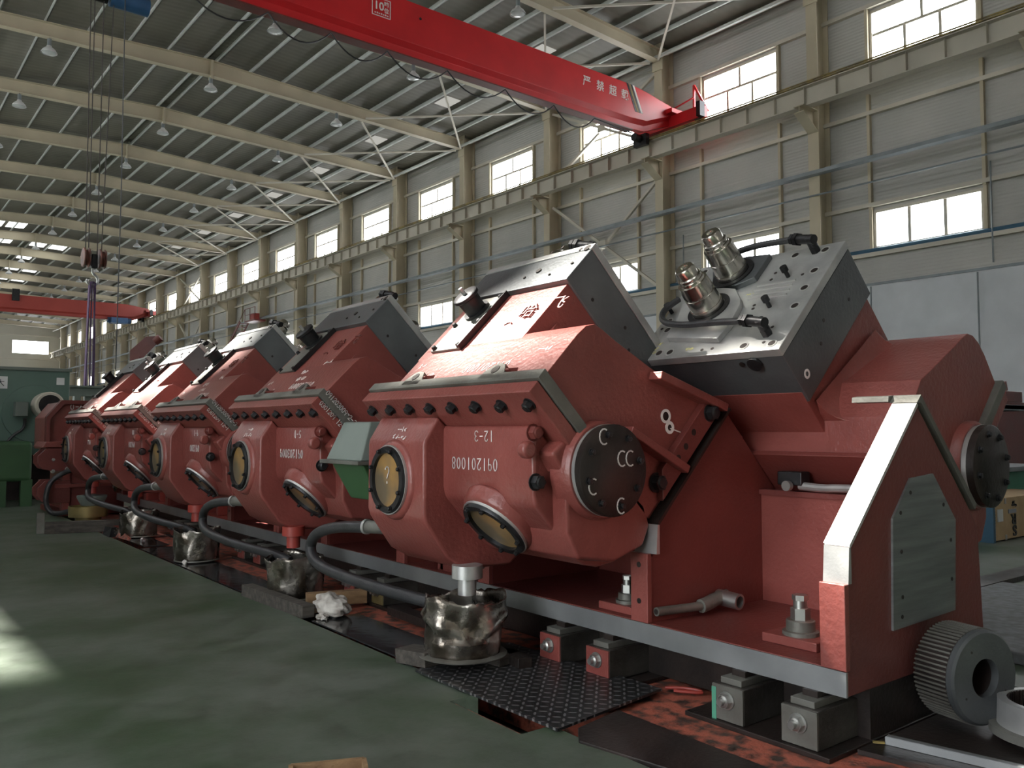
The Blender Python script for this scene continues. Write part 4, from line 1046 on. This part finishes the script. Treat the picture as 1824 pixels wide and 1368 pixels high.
plate('trench_cover', [(1.70, 1.86), (1.80, 1.30), (1.97, 1.30), (1.975, 1.55), (1.985, 1.98), (1.77, 1.94)], -.022, .03, BLKD, 'thick worn black trench cover at the bottom edge of the photo', 'trench cover', .004)
plate('trench_cover', [(1.66, 1.12), (1.66, .7), (2.1, .7), (2.1, 1.15)], -.004, .03, BLKD, 'second black trench cover cut off by the bottom edge', 'trench cover', .004)
tag(MB().box(1.612, 1.63, 2.03, 2.40, -.22, -.01).build('pit_edge_plate', ORANGE, smooth=0), 'rusty orange edge plate inside the open slot beside the chequer plate', 'plate')
# angle iron, yellow stick
mb = MB(); mb.bar((2.40, 1.30, .012), (2.50, .80, .012), .005, .022); mb.bar((2.412, 1.30, .022), (2.512, .80, .022), .022, .003)
tag(mb.build('steel_angle', EDGE, smooth=0), 'steel angle bar lying on the dark plate in the bottom right corner', 'steel angle')
plate('base_slab', [(2.30, 1.33), (2.40, .75), (3.4, .75), (3.27, 1.33)], -.014, .014, BLKD, 'dark oily steel slab under the gear coupling and ring gear', 'steel plate')
tag(MB().bar((2.375, 1.325, .006), (2.395, 1.30, .006), .008, .006).build('yellow_chip', YEL, smooth=0), 'tiny yellow chip of wood beside the steel angle', 'wood chip')
tag(MB().tube([(2.30, 2.06, .0), (2.35, 2.0, .004), (2.37, 1.94, .0), (2.345, 1.95, .0), (2.30, 2.02, .0)], .006, 8, 2).build('red_wire_loop', RED_O), 'small red wire loop lying on the orange rail', 'wire')
# gear coupling hub lying on its rim
ax = Vector((math.sin(math.radians(14)), math.cos(math.radians(14)), 0))
c = Vector((2.715, 1.15, .168))
t = thing('gear_coupling', (2.73, 1.2, .02), 'dark toothed coupling hub standing on its rim at the right end of the bed', 'gear coupling')
mb = MB(); NT = 64; rs = []
_, u, v = basis(ax)
for h in (.022, .135):
    ring = []
    for i in range(NT):
        for da, rr in ((-.30, .132), (-.18, .146), (.18, .146), (.30, .132)):
            a = 2 * PI * (i + da) / NT; ring.append(c + ax * h + (u * math.cos(a) + v * math.sin(a)) * rr)
    rs.append(ring)
mb.rings(rs, caps=False); mb.build('gear_teeth', GREYP, t, smooth=0)
MB().lathe_closed(c, ax, [(.0, .058), (.0, .135), (.006, .142), (.024, .142), (.024, .058)], 48).build('hub_face', SLABM, t)
MB().lathe_closed(c, ax, [(.024, .058), (.024, .142), (.134, .142), (.134, .058)], 40).build('hub_bore', BLKD, t)
for a in (.5, 2.6, 4.1): MB().cyl(c + (u * math.cos(a) + v * math.sin(a)) * .10, c - ax * .001 + (u * math.cos(a) + v * math.sin(a)) * .10, .004, 10).build('tapped_hole', BLKD, t, smooth=0)
# ring gear lying flat
t = thing('ring_gear', (2.80, 1.02, .02), 'flanged steel ring with inner teeth lying flat in the bottom right corner', 'ring gear')
c = (2.80, 1.00, .02)
MB().lathe_closed(c, (0, 0, 1), [(0, .11), (0, .168), (.022, .168), (.024, .165), (.024, .11)], 56).build('flange', GREYP, t)
MB().lathe_closed(c, (0, 0, 1), [(.024, .118), (.024, .146), (.085, .143), (.098, .143), (.100, .138), (.100, .118)], 56).build('ring_wall', STEEL, t)
mb = MB()
for i in range(60):
    a = 2 * PI * i / 60; p = Vector((c[0] + .115 * math.cos(a), c[1] + .115 * math.sin(a), .03)); mb.bar(p, p + Vector((0, 0, .088)), .006, .006, (math.cos(a), math.sin(a), 0))
tt = mb.build('inner_teeth', BLKD, t, smooth=0); tt['kind'] = 'stuff'
# pale concrete plinth to the right
tag(MB().box(3.6, 5.2, 1.3, 2.1, 0, .05).build('concrete_slab', mat('grey_speckled_concrete', (.20, .215, .23), .8, 0, (.12, .125, .13), 25, 6), bevel=.01), 'low grey concrete slab behind the gear coupling', 'slab')
tag(MB().box(3.45, 6.5, 2.15, 2.30, 0, .03).build('floor_channel', BLKD, smooth=0), 'dark floor channel behind the bed end at the right edge', 'channel')

# ---- drip buckets made of crumpled sheet
def bucket(i, cx_, cy_, z0):
    random.seed(50 + i)
    t = thing('drip_bucket', (cx_, cy_, z0), ['crumpled steel drip bucket with a deep fold under the nearest stand', 'dented steel bucket with ragged rim under the second stand',
        'shiny crumpled bucket with white scum on its foot under the third stand', 'bright crushed foil-like bucket under the fourth stand'][i], 'bucket', 'crumpled drip buckets')
    n, rows = 56, 14; ph = [random.uniform(0, 6.28) for _ in range(6)]
    h = .215; rs = []
    for k in range(rows + 1):
        tz = k / rows; ring = []
        for j in range(n):
            a = 2 * PI * j / n
            rr = .146 + .010 * tz + .008 * tz * math.sin(3 * a + ph[0]) + .008 * math.sin(5 * a + 3 * tz + ph[1]) * tz + .003 * math.sin(9 * a - 5 * tz + ph[2]) + random.uniform(-.0016, .0016)
            # one long diagonal fold across the camera side
            s = math.sin((a - math.radians(232)) * 1.0) if i == 0 else 0
            fold = math.exp(-((tz - .30 - .38 * abs(math.sin((a - math.radians(250)) / 1.1))) / .10) ** 2) * (.028 if i == 0 else .010)
            if i == 0: rr += fold * .6 - (.030 * (tz > .35) * math.exp(-((a - math.radians(238)) / .8) ** 2))
            zz = h * tz
            if k == rows: zz += .012 * math.sin(2 * a + ph[3]) + .008 * math.sin(5 * a + ph[4]) + random.uniform(-.006, .006)
            elif k > rows - 3: zz += (.012 * math.sin(2 * a + ph[3]) + .008 * math.sin(5 * a + ph[4])) * .6
            ring.append(Vector((cx_ + rr * math.cos(a), cy_ + rr * math.sin(a), z0 + zz)))
        rs.append(ring)
    mb = MB(); mb.rings(rs, caps=False)
    mb.add(rs[0], [tuple(range(n))])
    o = mb.build('bucket_wall', BUCKM, t, smooth=50)
    sd_ = o.modifiers.new('sheet', 'SOLIDIFY'); sd_.thickness = .003
    MB().lathe((cx_, cy_, z0 - .004), (0, 0, 1), [(0, .172 if i == 0 else .150), (.004, .174 if i == 0 else .152), (.010, .150)], 40).build('bucket_base', GREYP, t)
    MB().cyl((cx_, cy_, z0 + .08), (cx_, cy_, z0 + .082), .128, 32).build('waste_oil', BLKD, t)
BK = [(1.885, 2.73, .055), (1.915, 4.39, .012), (1.90, 6.03, .012), (1.93, 7.70, .012)]
for i, b_ in enumerate(BK): bucket(i, *b_)
# timbers and scraps by the buckets
def timber(name, p, q, wd, ht, m, lab, cat='timber', lift=0.0):
    return tag(MB().bar(Vector(p) + Vector((0, 0, ht / 2)), Vector(q) + Vector((0, 0, ht / 2)), wd, ht).build(name, m, bevel=.003), lab, cat)
timber('timber_beam', (1.735, 4.62, .0), (1.765, 3.88, .0), .065, .062, WOOD, 'grey square timber lying along the trench edge before the second bucket')
timber('timber_block', (1.745, 2.93, .004), (1.775, 2.76, .014), .10, .055, WOOD, 'short tilted timber block wedged under the nearest bucket')
timber('timber_block', (1.99, 2.80, .0), (2.02, 2.60, .0), .12, .052, WOOD, 'dark timber packing hidden behind the nearest bucket')
timber('timber_plank', (1.86, 4.12, .002), (2.16, 4.03, .002), .055, .07, WOODL, 'pale short plank sticking out behind the white rag')
timber('packing_strip', (2.03, 2.52, .002), (2.12, 3.0, .002), .06, .05, BLKD, 'dark packing strip between the nearest bucket and the levelling blocks')
timber('packing_strip', (2.12, 2.85, .002), (2.14, 3.7, .002), .08, .04, BLKD, 'long dark packing strip on the rail behind the oily plate')
timber('timber_beam', (1.33, 8.42, 0), (1.95, 8.26, 0), .09, .10, WOOD, 'grey timber beam lying on the floor near the red gearbox')
timber('timber_post', (1.295, 8.42, 0), (1.305, 8.52, 0), .06, .18, GREYP, 'short grey block standing at the end of the far timber beam', 'block')
# rag
random.seed(3); mb = MB()
import mathutils.noise as mnoise
def blob(cx_, cy_, cz, rx, ry, rz, sc, amp, nu=40, nv=22, seed=0):
    rs = []
    for j in range(1, nv):
        th_ = PI * j / nv; ring = []
        for i in range(nu):
            a = 2 * PI * i / nu; d = Vector((math.sin(th_) * math.cos(a), math.sin(th_) * math.sin(a), math.cos(th_)))
            k = 1 + amp * (mnoise.noise(d * sc + Vector((seed, 0, 0))) + (.35 * mnoise.noise(d * sc * 2.3 + Vector((0, seed, 5)))))
            ring.append(Vector((cx_ + d.x * rx * k, cy_ + d.y * ry * k, max(cz - rz * .96, cz + d.z * rz * k))))
        rs.append(ring)
    return MB().rings(rs)
tag(blob(1.88, 3.86, .05, .07, .13, .055, 1.9, .32, 64, 36, 4).build('cleaning_rag', RAG, smooth=40), 'crumpled white cleaning rag lying on the oily plate', 'rag')
tag(blob(1.80, 3.80, .015, .025, .035, .016, 3.0, .5, 30, 16, 9).build('cleaning_rag', RAG, smooth=40), 'small white scrap of rag beside the big crumpled rag', 'rag')
tag(blob(1.785, 5.92, .014, .014, .03, .016, 3.0, .4, 20, 12, 2).build('foam_scrap', WHITEP), 'small cream scrap at the foot of the third bucket', 'scrap')
tag(MB().lathe_closed((1.865, 7.33, .012), (.5, -.8, 0), [(0, .012), (0, .022), (.02, .022), (.02, .012)], 12).build('loose_nut', STEEL), 'small bright nut lying on the wet plate', 'nut')
tag(blob(1.80, 7.93, .03, .05, .10, .03, 2.6, .5, 30, 16, 7).build('foil_scrap', BUCKM), 'crumpled metal scrap on the red plank near the fourth bucket', 'scrap')
plate('red_plank', [(1.74, 8.75), (1.83, 7.9), (2.02, 7.9), (1.95, 8.8)], .03, .02, RED_O, 'orange-red plank under the crushed bright bucket', 'plank')
mb = MB(); mb.loft([(1.72, 8.05, 0), (1.72, 7.8, 0), (1.80, 7.8, 0), (1.80, 8.05, 0)], [(1.74, 8.05, .07), (1.76, 7.9, .07), (1.80, 7.9, .07), (1.80, 8.05, .07)])
tag(mb.build('black_wedge', BLK, smooth=0), 'black wedge block at the end of the wet plate', 'wedge')
mb = MB(); mb.loft([(1.765, 7.78, .0), (1.80, 7.45, .0), (1.84, 7.55, .0), (1.83, 7.78, .0)], [(1.80, 7.78, .075), (1.805, 7.74, .072), (1.81, 7.74, .072), (1.82, 7.78, .075)])
tag(mb.build('orange_wedge', ORANGE, smooth=0), 'small orange wedge beside the black wedge block', 'wedge')

# ---- drain hoses looping from each stand into the next bucket
hp = [(1.80, 3.15, .50), (1.76, 3.30, .495), (1.735, 3.55, .475), (1.745, 3.78, .42), (1.755, 3.86, .34), (1.725, 3.72, .285), (1.735, 3.45, .262), (1.78, 3.15, .240), (1.86, 2.88, .220), (1.90, 2.80, .19)]
HL = ['thick black hose looping from the nearest stand into the folded bucket', 'thick black hose looping down behind the second stand to its bucket', 'thick black hose looping down to the third bucket',
      'thick black hose looping down to the bright crushed bucket', 'thick black hose hanging in a loop by the brass-coloured pan']
for i in range(5):
    t = thing('drain_hose', (1.76, 3.5 + PITCHY * i, .3), HL[i], 'hose', 'black drain hoses')
    sh = Vector((0, PITCHY * i, 0)); k = [0, .01, .0, -.01, .0][i]
    pp = [Vector(p) + sh + Vector((k, 0, 0)) for p in hp]
    if i == 4: pp = [Vector(p) for p in ((1.80, 9.75, .50), (1.72, 9.88, .47), (1.60, 9.90, .38), (1.555, 9.90, .22), (1.58, 9.90, .08), (1.65, 9.85, .035), (1.75, 9.75, .07), (1.86, 9.65, .10))]
    MB().tube(pp, .026, 14, 3).build('hose_body', RUBBER, t)
    MB().cyl(Vector((1.80, 3.16, .50)) + sh, Vector((1.760, 3.30, .496)) + sh, .028, 16).build('hose_fitting', GREYP, t)
    mb = MB(); mb.lathe_closed(Vector((1.763, 3.28, .497)) + sh, (-.25, .95, 0), [(0, .027), (0, .033), (.014, .033), (.014, .027)], 18); mb.build('hose_clamp', STEEL, t)

# pan and lamp body by the far hose
t = thing('oil_pan', (1.93, 9.3, 0), 'brass-yellow round pan on the floor between the last hoses', 'pan')
MB().lathe((1.86, 9.35, .0), (0, 0, 1), [(0, .12), (.04, .12), (.045, .18), (.15, .185), (.15, .175), (.06, .17)], 32).build('pan_body', BRASS, t)
MB().lathe((1.90, 9.40, .15), (0, 0, 1), [(0, .10), (.08, .14), (.10, .14)], 28).build('pan_insert', GREYG, t)
tag(MB().lathe((2.15, 9.5, .28), (.2, -.6, .75), [(0, .03), (.06, .07), (.10, .075), (.11, .05)], 24).build('chrome_fitting', CHROME), 'shiny chromed fitting above the brass-yellow pan', 'fitting')

# grey-green gear cover between the first and second stands
t = thing('gearbox_cover', (2.0, 3.45, .22), 'grey-green box cover squeezed between the two nearest left-leaning stands', 'gearbox')
mb = MB(); mb.loft([(1.72, 3.28, .78), (2.32, 3.28, .78), (2.32, 3.62, .78), (1.72, 3.62, .78)], [(1.79, 3.32, .955), (2.32, 3.32, .955), (2.32, 3.58, .955), (1.79, 3.58, .955)]); mb.build('sloped_lid', GREYG, t, bevel=.01)
MB().box(1.70, 2.33, 3.26, 3.64, .765, .782).build('joint_rim', GREYP, t, bevel=.003)
mb = MB(); mb.loft([(1.83, 3.32, .60), (2.32, 3.32, .60), (2.32, 3.58, .60), (1.83, 3.58, .60)], [(1.74, 3.30, .765), (2.32, 3.30, .765), (2.32, 3.60, .765), (1.74, 3.60, .765)]); mb.build('lower_box', GREENB, t, bevel=.01)
MB().box(2.30, 2.42, 3.35, 3.55, .225, .70).build('support_post', RED_D, t, smooth=0)

# ---- red gearbox beyond the row
t = thing('input_gearbox', (1.9, 10.6, 0), 'dark red gearbox housing standing at the far end of the row', 'gearbox')
ysweep = lambda poly, y0_, y1_: MB().prism(poly, lambda s, q, c: (s + .11, c, q), y0_, y1_)
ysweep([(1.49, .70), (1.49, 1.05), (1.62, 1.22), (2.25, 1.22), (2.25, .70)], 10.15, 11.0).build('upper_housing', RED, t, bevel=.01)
for yy in (10.05, 10.13): ysweep([(1.46, .70), (1.46, 1.055), (1.60, 1.235), (2.27, 1.235), (2.27, 1.19), (1.63, 1.19), (1.50, 1.03), (1.50, .70)], yy, yy + .03).build('bolting_flange', RED_D, t, bevel=.004)
ysweep([(1.42, .73), (1.46, .79), (2.25, .79), (2.25, .73)], 10.0, 10.6).build('joint_ledge', RED, t, bevel=.006)
for z in (.54, .20):
    for yy in (10.0, 10.3):
        ysweep([(1.70, z + .18), (1.46, z + .18), (1.385, z + .10), (1.385, z + .02), (1.43, z - .04), (1.52, z - .06), (1.70, z - .06)], yy, yy + .04).build('side_lug', RED_D, t, bevel=.006)
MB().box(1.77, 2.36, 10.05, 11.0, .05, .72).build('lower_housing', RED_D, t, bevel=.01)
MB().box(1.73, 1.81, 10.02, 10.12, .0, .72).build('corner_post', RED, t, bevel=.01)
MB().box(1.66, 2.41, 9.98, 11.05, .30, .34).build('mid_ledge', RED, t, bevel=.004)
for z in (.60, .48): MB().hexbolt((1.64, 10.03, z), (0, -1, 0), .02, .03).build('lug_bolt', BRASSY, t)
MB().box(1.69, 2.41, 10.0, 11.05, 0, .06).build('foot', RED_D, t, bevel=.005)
mb = MB(); random.seed(9); chalk(mb, '0-~~~~', (1.81, 10.149, 1.135), (1, 0, 0), (0, 0, 1), .04, .008); mb.build('marker_writing', CHALK, t, smooth=0)

# ---- green machine at the left edge
t = thing('green_machine', (0.9, 12.3, 0), 'large green machine housing with a motor at the left edge', 'machine')
MB().box(-1.2, 2.13, 12.0, 13.4, .60, 1.68).build('upper_housing', GREENM, t, bevel=.02)
MB().box(-1.22, 2.15, 11.98, 13.42, 1.66, 1.70).build('top_edge', GREYG, t, bevel=.005)
MB().box(-1.2, 1.66, 11.5, 12.6, .30, .78).build('lower_cabinet', GREENB, t, bevel=.05, seg=4)
MB().box(-1.2, 2.10, 12.65, 13.3, .0, .62).build('dark_plinth', BLKD, t, smooth=0)
for x in (1.28, 1.55): MB().box(x, x + .12, 11.52, 11.64, 0, .32).build('cabinet_leg', GREENB, t, smooth=0)
MB().lathe((1.74, 12.0, 1.12), (0, -1, 0), [(0, .36), (.012, .355)], 48).build('round_cover', GREENM, t)
MB().lathe((1.85, 12.0, 1.22), (0, -1, 0), [(0, .16), (.08, .16), (.08, .14), (.12, .14), (.12, .165), (.36, .165), (.38, .15), (.38, .125)], 32).build('motor_body', CREAM_W, t)
MB().cyl((1.85, 11.62, 1.22), (1.85, 11.60, 1.22), .125, 28).build('motor_fan_grille', BLK, t)
MB().box(1.50, 1.64, 11.78, 11.95, 1.08, 1.26).build('terminal_box', GREYG, t, bevel=.01)
MB().tube([(1.62, 11.88, 1.06), (1.62, 11.9, .93), (1.50, 11.93, .85), (1.42, 11.95, .72), (1.2, 11.95, .69), (.8, 11.95, .70)], .018, 8, 2).build('motor_cable', RUBBER, t)
for x, z, s in ((1.36, 1.50, .15), (2.02, 1.535, .09)): MB().box(x - s / 2, x + s / 2, 11.990, 11.999, z - s / 2, z + s / 2).build('small_notice', WHITEL, t, smooth=0)
text_part('notice_mark', '\u5927', 0, 0, .09, BLK, t, 0, 0, rot=lambda v: Vector((1.315 + v.x, 11.989 - v.z - .001, 1.465 + v.y)))
mb = MB(); mb.box(-1.2, 1.7, 11.95, 12.0, .58, .60); mb.build('dark_gap', BLKD, t, smooth=0)
# pinkish bracket sticking up behind the fourth and fifth stands
t = thing('red_duct_bracket', (3.0, 11.95, 0), 'dull red box-shaped bracket with a round end rising behind the far stands', 'bracket')
mb = MB(); mb.loft([(2.84, 12.0, 1.84), (2.97, 11.95, 1.85), (2.97, 11.95, 1.99), (2.84, 12.0, 1.98)], [(3.03, 11.95, 2.06), (3.15, 11.88, 2.07), (3.15, 11.88, 2.19), (3.03, 11.95, 2.18)]); mb.build('duct_body', RED_D, t, smooth=0, bevel=.005)
MB().cyl((3.14, 11.92, 2.11), (3.20, 11.88, 2.17), .055, 20).build('round_end', RED, t)
MB().bar((2.98, 11.98, 1.9), (2.98, 11.98, .0), .07, .07).build('support_stem', RED_D, t)

# ---- crate, frames and boxes beyond the right end
t = thing('wooden_crate', (7.9, 3.3, 0), 'pale plywood crate with black letters on the floor at the right edge', 'crate')
MB().box(7.28, 8.7, 2.99, 3.40, .012, .355).build('crate_panel', PLY, t, bevel=.004)
MB().box(7.262, 7.30, 2.98, 3.41, 0, .36).build('crate_edge_strip', BLUEP, t, smooth=0)
mb = MB()
for i in range(14): mb.cyl((7.315, 2.989, .03 + i * .023), (7.315, 2.985, .03 + i * .023), .005, 8)
for z in (.03, .33): mb.box(7.50, 7.53, 2.984, 2.989, z - .025, z + .02)
mb.build('crate_staples', BRASSY, t, smooth=0)['kind'] = 'stuff'
MB().box(7.36, 7.46, 2.983, 2.989, .165, .265).build('address_label', WHITEL, t, smooth=0)
MB().box(7.57, 7.72, 2.983, 2.989, .222, .255).build('grey_print_bar', mat('grey_blue_print', (.30, .32, .38), .7), t, smooth=0)
for ch, z, s in (('R', .125, .12), ('S', .03, .12)):
    text_part('crate_letter', ch, 0, 0, s, BLK, t, 0, .003, rot=lambda v, z=z: Vector((7.72 - v.x * 1.4, 2.985 - v.z, z + .085 - v.y)))
for ch, z, x in (('Jap', .305, 7.66), ('Group', .285, 7.70)):
    text_part('crate_letter', ch, 0, 0, .035, BLK, t, 0, 0, rot=lambda v, z=z, x=x: Vector((x + .03 - v.x, 2.985 - v.z, z + .01 - v.y)))
t = thing('welded_box', (8.6, 3.6, .5), 'grey welded steel box frame resting on green blocks at the right edge', 'steel frame')
mb = MB()
for z in (.52, 1.11): mb.box(8.17, 9.6, 3.35, 4.2, z, z + .045)
mb.box(8.17, 9.6, 4.1, 4.2, .56, 1.11)
mb.box(8.17, 8.30, 3.35, 3.40, .56, 1.11); mb.box(8.17, 9.6, 3.35, 3.37, 1.10, 1.155)
STB = mat('blue_grey_welded_steel', (0.20, 0.225, 0.245), 0.45, 0.3, (0.14, 0.16, 0.175), 4, 5, .1, 40)
mb.build('box_panel', STB, t, bevel=.004)
mb = MB(); mb.box(8.17, 8.27, 3.35, 4.2, .56, 1.11); mb.build('end_plate', STB, t, bevel=.004)
MB().box(8.32, 8.40, 3.38, 3.6, .80, 1.05).build('corner_gusset', GREYP, t, smooth=0)
MB().box(8.38, 8.48, 3.4, 3.55, .565, .70).build('rusty_lug', RED_D, t, smooth=0)
for x0, x1, z0, z1, m, lab in ((8.30, 9.3, .0, .30, GREENM, 'dull green block behind the plywood crate'), (8.32, 8.60, .30, .52, RED_D, 'rusty brown block between the green block and the grey frame'),
                               (8.62, 9.4, .30, .52, mat('bright_green_box_paint', (.04, .24, .15), .5), 'bright green box under the grey steel frame')):
    tag(MB().box(x0, x1, 3.45, 4.1, z0, z1).build('machine_block', m, bevel=.01), lab, 'block')
t = thing('red_machine_part', (11.6, 4.6, 0), 'dull red machine part with a knob standing behind the grey steel frame', 'machine part')
MB().box(11.1, 12.8, 4.5, 5.2, 0, 1.27).build('part_body', RED_D, t, bevel=.01)
MB().box(11.45, 11.95, 4.5, 4.8, 1.27, 1.41).build('part_block', RED_D, t, bevel=.01)
MB().bar((11.62, 4.6, 1.41), (11.58, 4.6, 1.53), .09, .09).build('part_knob', RED, t, bevel=.01)
tag(MB().box(7.35, 7.62, 3.25, 3.35, 0, .05).build('red_carton', RED_C, smooth=0), 'small red and white carton on the floor left of the crate', 'carton')
t = bpy.data.objects['red_carton']; t['_o'] = tuple(t.location)
MB().box(7.36, 7.50, 3.245, 3.249, .02, .045).build('white_print', WHITEL, t, smooth=0)
tag(MB().box(6.6, 7.2, 4.4, 5.0, 0, .2).build('grey_box', GREYG, bevel=.01), 'grey low box on the floor behind the red carton', 'box')
# wooden tray at the bottom edge
t = thing('wooden_tray', (1.05, 2.0, 0), 'pale shallow wooden tray cut off by the bottom edge of the photo', 'tray')
def wal(p, q): return MB().bar((p[0], p[1], .03), (q[0], q[1], .03), .012, .06)
q = [(.905, 2.085), (1.075, 2.01), (1.01, 1.86), (.84, 1.935)]
for a, b_ in zip(q, q[1:] + q[:1]): wal(a, b_).build('tray_side', WOODL, t, smooth=0)
MB().loft([(x, y, .004) for x, y in q], [(x, y, .010) for x, y in q]).build('tray_bottom', WOODL, t, smooth=0)

for o in bpy.data.objects:
    if '_o' in o.keys(): del o['_o']
